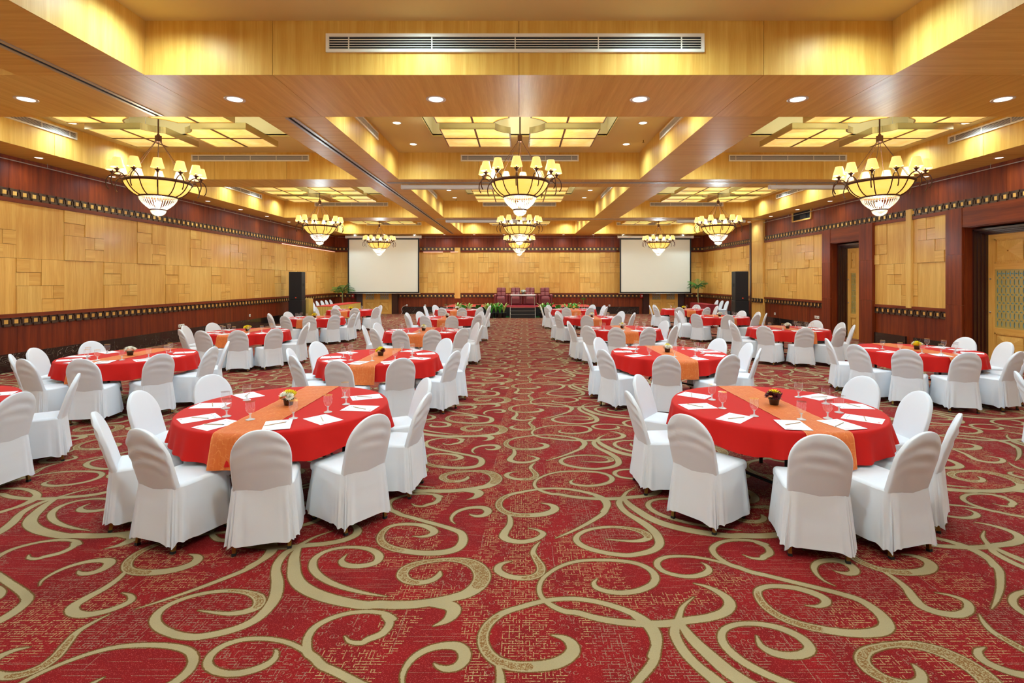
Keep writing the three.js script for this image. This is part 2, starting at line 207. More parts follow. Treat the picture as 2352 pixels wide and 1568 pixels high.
const carpetT = (() => {
  const W = 2048, H = 1024, PX = 5.09, PZ = 1.707, sx = W / PX, sz = H / PZ;
  const sd = new Float32Array(W * H).fill(-1), stip = new Float32Array(W * H).fill(-1), side = new Float32Array(W * H);
  for (const [pts, range] of STROKES) {
    const c = new THREE.CatmullRomCurve3(pts.map((p) => new THREE.Vector3(p[0], p[1], 0)), false, 'centripetal');
    const n = pts.length, N = n * 26;
    for (let k = 0; k <= N; k++) {
      const t = k / N, p = c.getPoint(t), tn = c.getTangent(t), f = t * (n - 1), i = Math.min(n - 2, Math.floor(f)), w = (pts[i][2] + (pts[i + 1][2] - pts[i][2]) * (f - i)) / 2;
      const inStip = range && f > range[0] && f < range[1] ? clamp(Math.min(f - range[0], range[1] - f) / 1.6) : 0;
      for (let h = 0; h < 2; h++) {
        const X = (p.x + h * 2.545) * sx, Z = (p.y + h * 0.8535) * sz, rad = w + 0.012, rx = Math.ceil(rad * sx), rz = Math.ceil(rad * sz);
        for (let b = -rz; b <= rz; b++) for (let a = -rx; a <= rx; a++) {
          const ix = Math.floor(X) + a, iz = Math.floor(Z) + b, dx = (ix + 0.5 - X) / sx, dz = (iz + 0.5 - Z) / sz, dist = Math.hypot(dx, dz), s = w - dist;
          const q = (((iz % H) + H) % H) * W + ((ix % W) + W) % W;
          if (s > sd[q]) { sd[q] = s; side[q] = dx * tn.y - dz * tn.x; }
          if (inStip > 0) { const e = Math.min(s - 0.010, inStip * w - 0.004); if (e > stip[q]) stip[q] = e; }
        }
      }
    }
  }
  // maze-like flecks and curls between the scrolls
  const fleck = new Uint8Array(W * H), r = rng(77);
  const put = (x, z, c) => { const q = (((Math.round(z) % H) + H) % H) * W + ((Math.round(x) % W) + W) % W; fleck[q] = c; };
  const line = (x, z, dx, dz, L, c, th) => { const n = Math.ceil(L * Math.hypot(dx * sx, dz * sz)); for (let k = 0; k <= n; k++) { if (r() < 0.16) continue; const px = (x + dx * L * k / n) * sx, pz = (z + dz * L * k / n) * sz; for (let a = 0; a < th; a++) put(px + (dz ? a : 0), pz + (dx ? a : 0), c); } };
  const g = 0.019;
  for (let z = 0; z < PZ; z += g) for (let x = 0; x < PX; x += g) {
    const zone = vnoise(x / PX * 11, z / PZ * 4, 11, 4, 91), col = vnoise(x / PX * 7, z / PZ * 3, 7, 3, 92) > 0.5 ? 2 : 1;
    if (zone < 0.32) { if (r() < 0.06) line(x, z, r() < 0.6 ? 1 : 0, 0.001, rr(0.06, 0.26, r), 1, 2); continue; }
    if (zone > 0.66 && zone < 0.78) { if (r() < 0.16) { const a0 = r() * 6.28, rad = rr(0.007, 0.016, r); for (let a = 0; a < 4.6; a += 0.1) { put((x + rad * Math.cos(a + a0)) * sx, (z + rad * Math.sin(a + a0)) * sz, 1); put((x + rad * Math.cos(a + a0)) * sx + 1, (z + rad * Math.sin(a + a0)) * sz, 1); } } continue; }
    if (r() < 0.42) line(x, z, 1, 0, g * rr(0.6, 2.6, r), col, 3);
    if (r() < 0.28) line(x, z, 0, 1, g * rr(0.6, 1.7, r), col, 2);
  }
  for (let k = 0; k < 46; k++) line(r() * PX, r() * PZ, r() < 0.5 ? 1 : 0, r() < 0.5 ? 0.02 : 1, rr(0.15, 0.5, r), 1, 2);
  const t = texture(W, H, (u, v, i, j) => {
    const q = j * W + i, n = hash2(i, j, 3), fuzz = (hash2(i, j, 8) - 0.5) * 0.004, s = sd[q] + fuzz;
    if (s > 0) {
      if (stip[q] > 0) { const m = 0.5 * vnoise(i / 2.6, j / 3.4, 788, 302, 6) + 0.5 * hash2(i >> 1, j >> 1, 7); if (m > 0.46) return mixc([112, 76, 38], [126, 90, 50], n); }
      const soil = 0.5 * vnoise(u * 40, v * 16, 40, 16, 9);
      return mixc([160, 142, 106], [144, 127, 94], clamp(n * 0.6 + soil));
    }
    if (s > -0.0085 && side[q] * 1 > -0.5) return mixc([86, 58, 24], [102, 70, 32], n);
    const base = mixc([128, 18, 19], [102, 15, 16], clamp(0.7 * vnoise(u * 30, v * 10, 30, 10, 12) + 0.5 * n - 0.15));
    if (fleck[q] && hash2(i, j, 21) < 0.88) return fleck[q] === 2 ? mixc([166, 148, 100], [148, 126, 82], n) : mixc([144, 118, 96], [118, 88, 68], n);
    if (hash2(i, j, 31) > 0.955) return [180, 94, 84];
    return base;
  });
  t.repeat.set(1 / PX, 1 / PZ); return t;
})();
M.carpet = phy({ map: carpetT, roughness: 0.95, specularIntensity: 0.3, sheen: 0.35, sheenRoughness: 0.4, sheenColor: new THREE.Color('#d8a488') });
// ================================================================ SETTING
// floor
{
  const g = new THREE.BoxGeometry(2 * WX + 1.6, 0.2, ZB - ZR + 0.6); g.translate(0, -0.1, 0);
  const f = solo('floor', g, M.carpet, 'red carpet with tan scrolls covering the hall floor', 'floor', 0, 0, (ZB + ZR) / 2, 0, null, 'structure');
  const p = g.attributes.position, uv = g.attributes.uv;
  for (let i = 0; i < p.count; i++) { const X = p.getX(i), d = (ZB + ZR) / 2 - p.getZ(i); uv.setXY(i, X - 0.0117 * (d - 3), d); }
}
// ---------------------------------------------------------------- ceiling: beams, fascia and soffit panels, coffers with lit coves
const ceiling = thing('ceiling', 'coffered ceiling of golden veneer beams around plaster bays', 'ceiling', 0, 0, 0, 0, null, 'structure');
function runPanels(len, target) { const n = Math.max(1, Math.round(len / target)), out = []; for (let i = 0; i < n; i++) out.push([i * len / n, (i + 1) * len / n]); return out; }
const GAP = 0.006, TH = 0.012;
function soffitPiece(x0, x1, d0, d1, grain, seams) {
  part('beam_core', bx(x1 - x0, CEIL - SOF - TH - 0.02, d1 - d0, (x0 + x1) / 2, (CEIL + SOF + TH) / 2, -(d0 + d1) / 2), M.core, ceiling);
  const alongX = grain === 'x', len = alongX ? x1 - x0 : d1 - d0;
  const cuts = seams ? seams.slice(0, -1).map((a, i) => [a - (alongX ? x0 : d0), seams[i + 1] - (alongX ? x0 : d0)]) : runPanels(len, 2.2);
  for (const [a, b] of cuts) {
    const w = b - a - GAP, c = (a + b) / 2;
    if (alongX) part('soffit_panel', bx(w, TH, d1 - d0 - GAP, x0 + c, SOF + TH / 2, -(d0 + d1) / 2, 'v'), pick(M.gold), ceiling);
    else part('soffit_panel', bx(x1 - x0 - GAP, TH, w, (x0 + x1) / 2, SOF + TH / 2, -(d0 + c), 'h'), pick(M.gold), ceiling);
  }
}
CROSS.forEach(([a, b], i) => soffitPiece(-WX, WX, a, b, 'x', i === 1 ? [-10.95, -7.9, -4.92, -3.22, 0, 3.2, 4.87, 7.9, 10.95] : null));
for (const row of ROWS) {
  const [z0, z1] = row.z, xs = row.x, strips = [[-WX, xs[0][0]], [xs[0][1], xs[1][0]], [xs[1][1], xs[2][0]], [xs[2][1], WX]];
  for (const [a, b] of strips) soffitPiece(a, b, z0, z1, 'z', null);
  xs.forEach(([xa, xb], bay) => {
    const y0 = SOF, h = CEIL - SOF, yc = (SOF + CEIL) / 2;
    const front = row === ROWS[0] && bay === 1 ? [0, 1.68, 4.9, 8.1, 9.8] : null;
    const cuts = front ? front.slice(0, -1).map((a, i) => [a, front[i + 1]]) : runPanels(xb - xa, 2.13);
    for (const [a, b] of cuts) for (const end of [0, 1]) part('fascia_panel', bx(b - a - GAP, h, TH, xa + (a + b) / 2, yc, end ? -(z1 - TH / 2) : -(z0 + TH / 2)), pick(M.gold), ceiling);
    for (const [a, b] of runPanels(z1 - z0, 2.13)) for (const sx of [xa + TH / 2, xb - TH / 2]) part('fascia_panel', bx(TH, h, b - a - GAP, sx, yc, -(z0 + (a + b) / 2)), pick(M.gold), ceiling);
    // coffer plaster with a square opening up into the lit cove
    const cx = row.cx[bay], hw = Math.min(2.05, (xb - xa) / 2 - 0.3), cd0 = row.c - 2.0, cd1 = row.c + 2.0, a0 = Math.max(cd0, z0 + 0.15);
    const slab = (X0, X1, D0, D1) => { if (X1 - X0 > 0.01 && D1 - D0 > 0.01) part('coffer_plaster', bx(X1 - X0, 0.06, D1 - D0, (X0 + X1) / 2, CEIL + 0.03, -(D0 + D1) / 2), M.paint, ceiling); };
    slab(xa, cx - hw, z0, z1); slab(cx + hw, xb, z0, z1); slab(cx - hw, cx + hw, z0, a0); slab(cx - hw, cx + hw, cd1, z1);
    const cv = [bx(0.04, COVE - CEIL, cd1 - a0 + 0.08, cx - hw - 0.02, (COVE + CEIL) / 2 + 0.03, -(a0 + cd1) / 2), bx(0.04, COVE - CEIL, cd1 - a0 + 0.08, cx + hw + 0.02, (COVE + CEIL) / 2 + 0.03, -(a0 + cd1) / 2),
      bx(2 * hw, COVE - CEIL, 0.04, cx, (COVE + CEIL) / 2 + 0.03, -(a0 - 0.02)), bx(2 * hw, COVE - CEIL, 0.04, cx, (COVE + CEIL) / 2 + 0.03, -(cd1 + 0.02)), bx(2 * hw + 0.08, 0.05, cd1 - a0 + 0.08, cx, COVE + 0.055, -(a0 + cd1) / 2)];
    part('cove_recess', merge(cv), M.cove, ceiling);
  });
}
part('roof_slab', bx(2 * WX + 2, 0.2, ZB - ZR + 2, 0, COVE + 0.25, -(ZB + ZR) / 2), M.core, ceiling);
// ---------------------------------------------------------------- walls
// each wall group: local x runs along the wall, local z points into the room
const LOW0 = 0.98, LOW1 = 1.16, PAN0 = 1.24, PAN1 = 3.65, UP0 = 3.74, UP1 = 3.94, BASE = 0.39;
const tileG = bx(0.088, 0.088, 0.016, 0, 0, 0), keyG = (() => {
  const s = (pts) => { const sh = new THREE.Shape(); pts.forEach(([x, y], i) => (i ? sh.lineTo(x, y) : sh.moveTo(x, y))); return new THREE.ExtrudeGeometry(sh, { depth: 0.02, bevelEnabled: true, bevelSize: 0.002, bevelThickness: 0.003, bevelSegments: 1 }); };
  return metric(merge([s([[-0.112, 0.098], [-0.112, 0.055], [-0.09, 0.055], [-0.09, -0.045], [-0.052, -0.045], [-0.052, 0.055], [-0.03, 0.055], [-0.03, 0.098]]), s([[-0.045, -0.098], [0.105, -0.098], [0.105, 0.03], [0.072, 0.03], [0.072, -0.055], [-0.045, -0.055]])]), 'v', [0, 0]);
})();
function friezeBand(parent, s0, s1, y0, y1, flip = false, joined = false) {
  const band = part('frieze_band', bx(s1 - s0, y1 - y0, 0.035, (s0 + s1) / 2, (y0 + y1) / 2, 0.0175), M.fretDark, parent);
  const n = Math.max(1, Math.floor((s1 - s0) / 0.226)), u = (s1 - s0) / n, ym = (y0 + y1) / 2;
  if (joined) {          // the stretch beside and behind the camera
    const at = (g) => Array.from({ length: n }, (_, i) => g.clone().translate(s0 + (i + 0.5) * u + (g === tileG ? 0.012 : 0), ym + (g === tileG ? 0.004 : 0), g === tileG ? 0.036 : 0.034));
    part('inlay_tiles', merge(at(tileG)), M.maple[0], band).userData.kind = 'stuff'; part('key_blocks', merge(at(keyG)), M.fretBlock, band).userData.kind = 'stuff'; return;
  }
  for (let i = 0; i < n; i++) {
    const s = s0 + (i + 0.5) * u;
    part('inlay_tile', tileG, M.maple[i % 4], band, s + 0.012, ym + 0.004, 0.036);
    const k = part('key_block', keyG, M.fretBlock, band, s, ym, 0.034); if (flip) k.scale.x = -1;
  }
}
// veneer boards between the bands: plain 1.2 m squares alternate with squares cut into quarters and small squares
function veneer(parent, s0, s1, phase, plain = false) {
  const hgt = (PAN1 - PAN0) / 2;
  const board = (a, b, y0, y1, depth, grain) => {
    const A = Math.max(a, s0), B = Math.min(b, s1); if (B - A < 0.02) return;
    part('veneer_board', bx(B - A - 0.006, y1 - y0 - 0.006, depth, (A + B) / 2, (y0 + y1) / 2, depth / 2, grain), pick(M.maple), parent);
  };
  const first = Math.floor((s0 - phase) / 1.2) - 1, last = Math.ceil((s1 - phase) / 1.2) + 1;
  for (let row = 0; row < 2; row++) for (let k = first; k <= last; k++) {
    const a = phase + k * 1.2, y0 = PAN0 + (row ? hgt : 0), y1 = y0 + hgt, q = 0.6, hq = hgt / 2, e = 0.3, he = hgt / 4;
    if (plain || (k + row) & 1) { board(a, a + 1.2, y0, y1, 0.03, 'v'); continue; }
    board(a, a + q, y0, y0 + hq, 0.048, 'v'); board(a + q, a + 2 * q, y0 + hq, y1, 0.042, 'v');
    const d1 = [0.034, 0.046, 0.026, 0.036], d2 = [0.05, 0.036, 0.03, 0.04];
    for (let i = 0; i < 2; i++) for (let j = 0; j < 2; j++) {
      board(a + i * e, a + (i + 1) * e, y0 + hq + j * he, y0 + hq + (j + 1) * he, d1[i * 2 + j], (i + j) & 1 ? 'h' : 'v');
      board(a + q + i * e, a + q + (i + 1) * e, y0 + j * he, y0 + (j + 1) * he, d2[i * 2 + j], (i + j) & 1 ? 'v' : 'h');
    }
  }
}
function darkRun(parent, name, s0, s1, y0, y1, depth, target) { for (const [a, b] of runPanels(s1 - s0, target)) part(name, bx(b - a - GAP, y1 - y0, depth, s0 + (a + b) / 2, (y0 + y1) / 2, depth / 2), pick(M.maho), parent); }
function wallSection(w, s0, s1, phase, flip, plain = false) {
  veneer(w, s0, s1, phase, plain);
  part('ledge_moulding', bx(s1 - s0, PAN0 - LOW1, 0.07, (s0 + s1) / 2, (PAN0 + LOW1) / 2, 0.035, 'h'), M.maho[0], w);
  part('ledge_moulding', bx(s1 - s0, UP0 - PAN1, 0.06, (s0 + s1) / 2, (PAN1 + UP0) / 2, 0.03, 'h'), M.maho[1], w);
  friezeBand(w, s0, s1, LOW0, LOW1, flip, plain);
  darkRun(w, 'dado_panel', s0, s1, 0, LOW0, 0.02, 1.25);
}
// left wall
const wl = thing('wall_left', 'long wall of maple veneer squares above dark wood, without doors', 'wall', -WX, 0, 0, Math.PI / 2, null, 'structure');
part('wall_core', bx(ZB - ZR + 1, COVE, 0.3, (ZB + ZR) / 2, COVE / 2, -0.15), M.core, wl);
wallSection(wl, 8.94, ZB, 11.34, false);
wallSection(wl, ZR, 8.94, 8.94, false, true);
friezeBand(wl, 8.9, ZB, UP0, UP1); friezeBand(wl, ZR, 8.9, UP0, UP1, false, true);
darkRun(wl, 'upper_panel', ZR, ZB, UP1, SOF, 0.02, 1.8);
{ const b = thing('baseboard_left', 'black marble skirting along the wall without doors', 'skirting', -WX, 0, 0, Math.PI / 2, null, 'structure');
  for (const [a, c] of runPanels(ZB - ZR - 0.2, 3.0)) part('marble_slab', bx(c - a - 0.004, BASE, 0.05, ZR + (a + c) / 2, BASE / 2, 0.045), M.marble, b); }
// stage wall
const wf = thing('wall_front', 'end wall of maple veneer squares behind the stage', 'wall', 0, 0, ZB, 0, null, 'structure');
part('wall_core', bx(2 * WX + 0.6, COVE, 0.3, 0, COVE / 2, -0.15), M.core, wf);
const fSegs = [[-WX, -9.66], [-7.14, 7.3], [9.82, WX]];
veneer(wf, -WX, WX, -10.8);
part('ledge_moulding', bx(2 * WX, UP0 - PAN1, 0.06, 0, (PAN1 + UP0) / 2, 0.03, 'h'), M.maho[1], wf);
for (const [a, b] of fSegs) { part('ledge_moulding', bx(b - a, PAN0 - LOW1, 0.07, (a + b) / 2, (PAN0 + LOW1) / 2, 0.035, 'h'), M.maho[0], wf); friezeBand(wf, a, b, LOW0, LOW1); darkRun(wf, 'dado_panel', a, b, 0, LOW0, 0.02, 1.25); }
friezeBand(wf, -WX, WX, UP0, UP1);
darkRun(wf, 'upper_panel', -WX, WX, UP1, SOF, 0.02, 1.8);
part('pilaster_strip', bx(0.34, 4.0 - 1.0, 0.075, -3.64, 2.42, 0.0375), M.maple[2], wf);
{ const b = thing('baseboard_front', 'black marble skirting along the stage wall', 'skirting', 0, 0, ZB, 0, null, 'structure');
  for (const [a, c] of [[-6.9, -3.95], [4.35, 7.1]]) part('marble_slab', bx(c - a, 0.42, 0.06, (a + c) / 2, 0.21, 0.052), M.marble, b); }
// rear wall, behind the camera
const wr = thing('wall_back', 'plain maple wall behind the camera', 'wall', 0, 0, ZR, Math.PI, null, 'structure');
part('wall_core', bx(2 * WX + 0.6, COVE, 0.3, 0, COVE / 2, -0.15), M.core, wr);
for (const [a, b] of runPanels(2 * WX, 2.4)) part('veneer_board', bx(b - a - GAP, SOF - 1.2, 0.03, -WX + (a + b) / 2, (SOF + 1.2) / 2, 0.015), pick(M.maple), wr);
darkRun(wr, 'dado_panel', -WX, WX, 0, 1.2, 0.02, 1.8);
// right wall with two recessed double doors. local x = -depth
const wq = thing('wall_right', 'long wall of maple veneer squares with two recessed double doors', 'wall', WX, 0, 0, -Math.PI / 2, null, 'structure');
const S = (a, b) => [-b, -a];
for (const [a, b, y0, y1] of [[ZR - 0.5, 10.3, 0, COVE], [10.3, 12.78, 3.26, COVE], [12.78, 16.65, 0, COVE], [16.65, 18.19, 3.26, COVE], [18.19, ZB + 0.5, 0, COVE]]) part('wall_core', bx(b - a, y1 - y0, 0.62, -(a + b) / 2, (y0 + y1) / 2, -0.31), M.core, wq);
part('wall_core', bx(10, COVE, 0.1, -14, COVE / 2, -0.68), M.core, wq);
for (const [a, b, ph] of [[13.27, 16.02, -15.5], [18.68, 23.2, -21.75], [24.42, ZB, -26.9], [ZR, 9.81, -9.2]]) { const [s0, s1] = S(a, b); wallSection(wq, s0, s1, ph, true, a < 0); }
for (const [a, b] of [[ZR, 9.8], [9.8, 23.2], [24.42, ZB]]) { const [s0, s1] = S(a, b); friezeBand(wq, s0, s1, UP0, UP1, true, a < 0); darkRun(wq, 'upper_panel', s0, s1, UP1, SOF, 0.02, 1.8); }
part('pilaster_strip', bx(0.2, UP1 - PAN0 + 0.04, 0.085, -14.58, (UP1 + PAN0 - 0.04) / 2, 0.0425), M.maple[0], wq);
// veneered column and dark post
for (let k = 0; k < 5; k++) for (let i = 0; i < 2; i++) part('column_board', bx(0.547, 0.95 - 0.004, 0.13, -(23.475 + i * 0.55), (k + 0.5) * 0.95 - 0.05, 0.065), pick(M.maple), wq);
friezeBand(wq, -24.3, -23.2, LOW0, LOW1, true); wq.children[wq.children.length - 1].position.z = 0.12;
part('dark_post', bx(0.14, SOF, 0.17, -24.37, SOF / 2, 0.085), M.casing, wq);
// door surrounds: broad wood pilasters, lintel, reveals
for (const [a, b] of [[10.3, 12.78], [16.65, 18.19]]) {
  const wp = a > 15 ? 0.63 : 0.49, wp2 = 0.49;
  for (const [p0, p1] of [[a - (a > 15 ? wp : wp2), a], [b, b + wp2]]) for (const [y0, y1] of [[0, 1.35], [1.353, 2.6], [2.603, UP0]]) part('door_pilaster', bx(p1 - p0 - 0.002, y1 - y0, 0.12, -(p0 + p1) / 2, (y0 + y1) / 2, 0.06), pick(M.maho), wq);
  part('lintel_panel', bx(b - a, UP0 - 3.26, 0.11, -(a + b) / 2, (UP0 + 3.26) / 2, 0.055, 'h'), M.maho[0], wq);
  part('reveal_panel', bx(0.02, 3.26, 0.4, -(b - 0.01), 1.63, -0.14), M.maho[1], wq); part('reveal_panel', bx(0.02, 3.26, 0.4, -(a + 0.01), 1.63, -0.14), M.maho[1], wq);
  part('reveal_panel', bx(b - a, 0.02, 0.4, -(a + b) / 2, 3.25, -0.14, 'h'), M.maho[1], wq);
}
{ const b = thing('baseboard_right', 'black marble skirting along the wall with side doors', 'skirting', WX, 0, 0, -Math.PI / 2, null, 'structure');
  for (const [a, c] of [[13.3, 14.42], [14.72, 16.0], [18.72, 20.9], [20.904, 23.0], [24.5, 27.7], [27.704, 30.9], [ZR, 9.8]]) part('marble_slab', bx(c - a, BASE, 0.05, -(a + c) / 2, BASE / 2, 0.045), M.marble, b); }
// ---------------------------------------------------------------- doors
const ovalLattice = (w, h, nx, ny) => {
  const sh = new THREE.Shape([[-w / 2, -h / 2], [w / 2, -h / 2], [w / 2, h / 2], [-w / 2, h / 2]].map(([x, y]) => new THREE.Vector2(x, y)));
  const cx = w / nx, cy = h / ny;
  const lens = (x, y, a, b) => { const p = new THREE.Path(); const pts = []; for (let k = 0; k < 10; k++) { const t = k / 10 * Math.PI * 2, q = Math.abs(Math.sin(t)); pts.push(new THREE.Vector2(x + a * Math.cos(t) * (a > b ? 1 : Math.pow(Math.abs(Math.cos(t)), 0.3)), y + b * Math.sin(t) * (a > b ? Math.pow(q, 0.3) : 1))); } p.setFromPoints(pts); return p; };
  for (let i = 0; i < nx; i++) for (let j = 0; j < ny; j++) {
    const x = -w / 2 + (i + 0.5) * cx, y = -h / 2 + (j + 0.5) * cy;
    sh.holes.push(lens(x, y, cx * 0.17, cy * 0.36));
    if (i < nx - 1) sh.holes.push(lens(x + cx / 2, y + cy / 2 < h / 2 - 0.01 && j < ny - 1 ? y + cy / 2 : y, cx * 0.3, cy * 0.085));
  }
  return new THREE.ExtrudeGeometry(sh, { depth: 0.012, bevelEnabled: false });
};
function pyramidPanel(parent, w, h, x, y, z) {
  const fr = 0.035, f = merge([bx(w, fr, 0.03, 0, h / 2 - fr / 2, 0), bx(w, fr, 0.03, 0, -h / 2 + fr / 2, 0), bx(fr, h, 0.03, -w / 2 + fr / 2, 0, 0), bx(fr, h, 0.03, w / 2 - fr / 2, 0, 0)]);
  const p = part('raised_panel', f, M.maple[3], parent, x, y, z);
  const a = w / 2 - fr - 0.03, b = h / 2 - fr - 0.03, g = new THREE.BufferGeometry();
  const c = [[-a, -b, 0], [a, -b, 0], [a, b, 0], [-a, b, 0]], top = [0, 0, 0.05], pos = [], uv = [];
  for (let i = 0; i < 4; i++) for (const q of [c[i], c[(i + 1) % 4], top]) { pos.push(...q); uv.push(i & 1 ? q[1] : q[0], i & 1 ? q[0] : q[1]); }
  g.setAttribute('position', new THREE.Float32BufferAttribute(pos, 3)); g.setAttribute('uv', new THREE.Float32BufferAttribute(uv, 2)); g.computeVertexNormals();
  part('pyramid_boss', g, M.maple[0], p, 0, 0, 0.0); part('stud', new THREE.SphereGeometry(0.018, 10, 8), M.legMetal, p, 0, 0, 0.052);
}
function doorLeaf(door, w, h, x, handleSide, pane = M.glazing) {
  const st = 0.17, leaf = part('door_leaf', merge([bx(st, h, 0.05, -w / 2 + st / 2, h / 2, 0), bx(st, h, 0.05, w / 2 - st / 2, h / 2, 0), ...[[0, 0.16], [0.72, 0.84], [2.22, 2.36], [2.95, h]].map(([a, b]) => bx(w - 2 * st, b - a, 0.05, 0, (a + b) / 2, 0, 'h'))]), M.maple[2], door, x, 0, 0);
  part('back_panel', bx(w - 2 * st, 0.58, 0.02, 0, 0.44, -0.01), M.maple[1], leaf); part('back_panel', bx(w - 2 * st, 0.6, 0.02, 0, 2.655, -0.01), M.maple[1], leaf);
  pyramidPanel(leaf, w - 2 * st + 0.02, 0.56, 0, 0.44, 0.012); pyramidPanel(leaf, w - 2 * st + 0.02, 0.59, 0, 2.655, 0.012);
  part('glass_pane', bx(w - 2 * st, 1.38, 0.008, 0, 1.53, -0.012), pane, leaf);
  part('lattice_screen', ovalLattice(w - 2 * st, 1.38, Math.max(4, Math.round((w - 2 * st) / 0.1)), 7), M.lattice, leaf, 0, 1.53, -0.004);
  for (const y of [1.2, 2.0]) part('bolt_knob', new THREE.SphereGeometry(0.022, 10, 8), M.aluminium, leaf, handleSide * (w / 2 - 0.06), y, 0.035);
  return leaf;
}
[[10.3, 12.78, 'carved double door in the wall with side doors, farther from the stage'], [16.65, 18.19, 'carved double door in the wall with side doors, nearer the stage']].forEach(([a, b, label], i) => {
  const d = thing(`door_${i + 1}`, label, 'door', WX + 0.42, 0, (a + b) / 2, -Math.PI / 2, null, 'structure');
  const W = b - a - 0.06, fw = 0.12, lw = (W - 2 * fw) / 2;
  doorLeaf(d, lw - 0.004, 3.06, -lw / 2, -1); doorLeaf(d, lw - 0.004, 3.06, lw / 2, 1);
  for (let k = 0; k < 4; k++) { const o = k * 0.026, z = 0.05 + k * 0.07; const t = 0.05; part('door_casing', merge([bx(t, 3.2, 0.07, -W / 2 + fw - t / 2 - o, 1.6, z), bx(t, 3.2, 0.07, W / 2 - fw + t / 2 + o, 1.6, z), bx(W - 2 * fw + 2 * t + 2 * o, t, 0.07, 0, 3.06 + t / 2 + o * 1.2, z)]), M.casing, d); }
});
[[-9.25, -7.53, 'maple double door under the projection screen beside the gold skirted table'], [7.71, 9.4, 'maple double door under the projection screen beside the crimson table']].forEach(([a, b, label], i) => {
  const d = thing(`door_${i + 3}`, label, 'door', (a + b) / 2, 0, ZB - 0.06, 0, null, 'structure');
  const W = b - a; doorLeaf(d, W / 2 - 0.006, 3.06, -W / 4, 1, M.blueGlass); doorLeaf(d, W / 2 - 0.006, 3.06, W / 4, -1, M.blueGlass);
  for (const s of [-1, 1]) part('door_casing', bx(0.36, 3.3, 0.1, s * (W / 2 + 0.18), 1.65, 0), M.casing, d);
  part('door_casing', bx(W + 0.72, 0.24, 0.1, 0, 3.18, 0), M.casing, d);
});
// ================================================================ CEILING FITTINGS
const ordinal = ['first', 'second', 'third', 'fourth', 'fifth', 'sixth', 'seventh', 'eighth', 'ninth', 'tenth', 'eleventh', 'twelfth', 'thirteenth'];
const bayShort = ['doorless side', 'aisle', 'door side'];
const bayName = ['over the side without doors', 'over the central aisle', 'over the side with doors'];
// backlit alabaster panels: four quarter panels around a round opening
const PB = 5.0, PT = 5.13, PH = 1.62, PG = 0.195, PR = 0.54;
function quarterOutline(h, g, r) {           // quarter panel in the +x +y quadrant, inner corner cut by the circle
  const s = new THREE.Shape(), a0 = Math.asin(g / r); s.moveTo(r * Math.cos(a0), g); s.lineTo(h, g); s.lineTo(h, h); s.lineTo(g, h); s.lineTo(g, r * Math.cos(a0));
  for (let k = 1; k <= 10; k++) { const a = Math.PI / 2 - a0 - (Math.PI / 2 - 2 * a0) * k / 10; s.lineTo(r * Math.cos(a), r * Math.sin(a)); } return s;
}
const paneGeos = (() => {                    // four panes of one quarter panel, seen from below
  const out = [], mid = (PH + PG) / 2, w = 0.025, a0 = Math.asin((PG + w) / (PR + w));
  const R2 = PR + w, lo = PG + w, hi = PH - w, m0 = mid - w * 0.7, m1 = mid + w * 0.7;
  const inner = new THREE.Shape(); inner.moveTo(R2 * Math.cos(a0), lo); inner.lineTo(m0, lo); inner.lineTo(m0, m0); inner.lineTo(lo, m0); inner.lineTo(lo, R2 * Math.cos(a0));
  for (let k = 1; k <= 8; k++) { const a = Math.PI / 2 - a0 - (Math.PI / 2 - 2 * a0) * k / 8; inner.lineTo(R2 * Math.cos(a), R2 * Math.sin(a)); }
  const rect = (x0, y0, x1, y1) => { const s = new THREE.Shape(); s.moveTo(x0, y0); s.lineTo(x1, y0); s.lineTo(x1, y1); s.lineTo(x0, y1); return s; };
  for (const s of [inner, rect(m1, lo, hi, m0), rect(lo, m1, m0, hi), rect(m1, m1, hi, hi)]) { const g = new THREE.ExtrudeGeometry(s, { depth: 0.008, bevelEnabled: false }); g.rotateX(Math.PI / 2); out.push(g); }
  return out;
})();
const frameGeo = (() => {                    // metal rim of a quarter panel
  const o = quarterOutline(PH, PG, PR), pts = o.getPoints(), p = new THREE.Path(); const c = new THREE.Vector2(0.95, 0.95);
  const mid = (PH + PG) / 2; const inset = pts.map((v) => v.clone().lerp(c, 0.035)); p.setFromPoints(inset.reverse()); o.holes.push(p);
  const g = new THREE.ExtrudeGeometry(o, { depth: PT - PB, bevelEnabled: false }); g.rotateX(Math.PI / 2); g.translate(0, PT - PB, 0); return g;
})();
const lidGeo = (() => { const g = new THREE.ExtrudeGeometry(quarterOutline(PH - 0.02, PG + 0.02, PR + 0.02), { depth: 0.01, bevelEnabled: false }); g.rotateX(Math.PI / 2); return g; })();
const barGeo = (() => { const mid = (PH + PG) / 2, L = PH - PG - 0.03; return merge([bx(0.035, 0.02, L, mid, 0, mid), bx(L, 0.02, 0.035, mid, 0, mid)]); })();
const tubeGeo = (() => { const mid = (PH + PG) / 2; const g = new THREE.CylinderGeometry(0.013, 0.013, 1.0, 8); g.rotateZ(Math.PI / 2); g.translate(mid, 0, mid); return g; })();
M.tube = std({ color: '#ffffff', emissive: '#ffeeb8', emissiveIntensity: 2.0 });
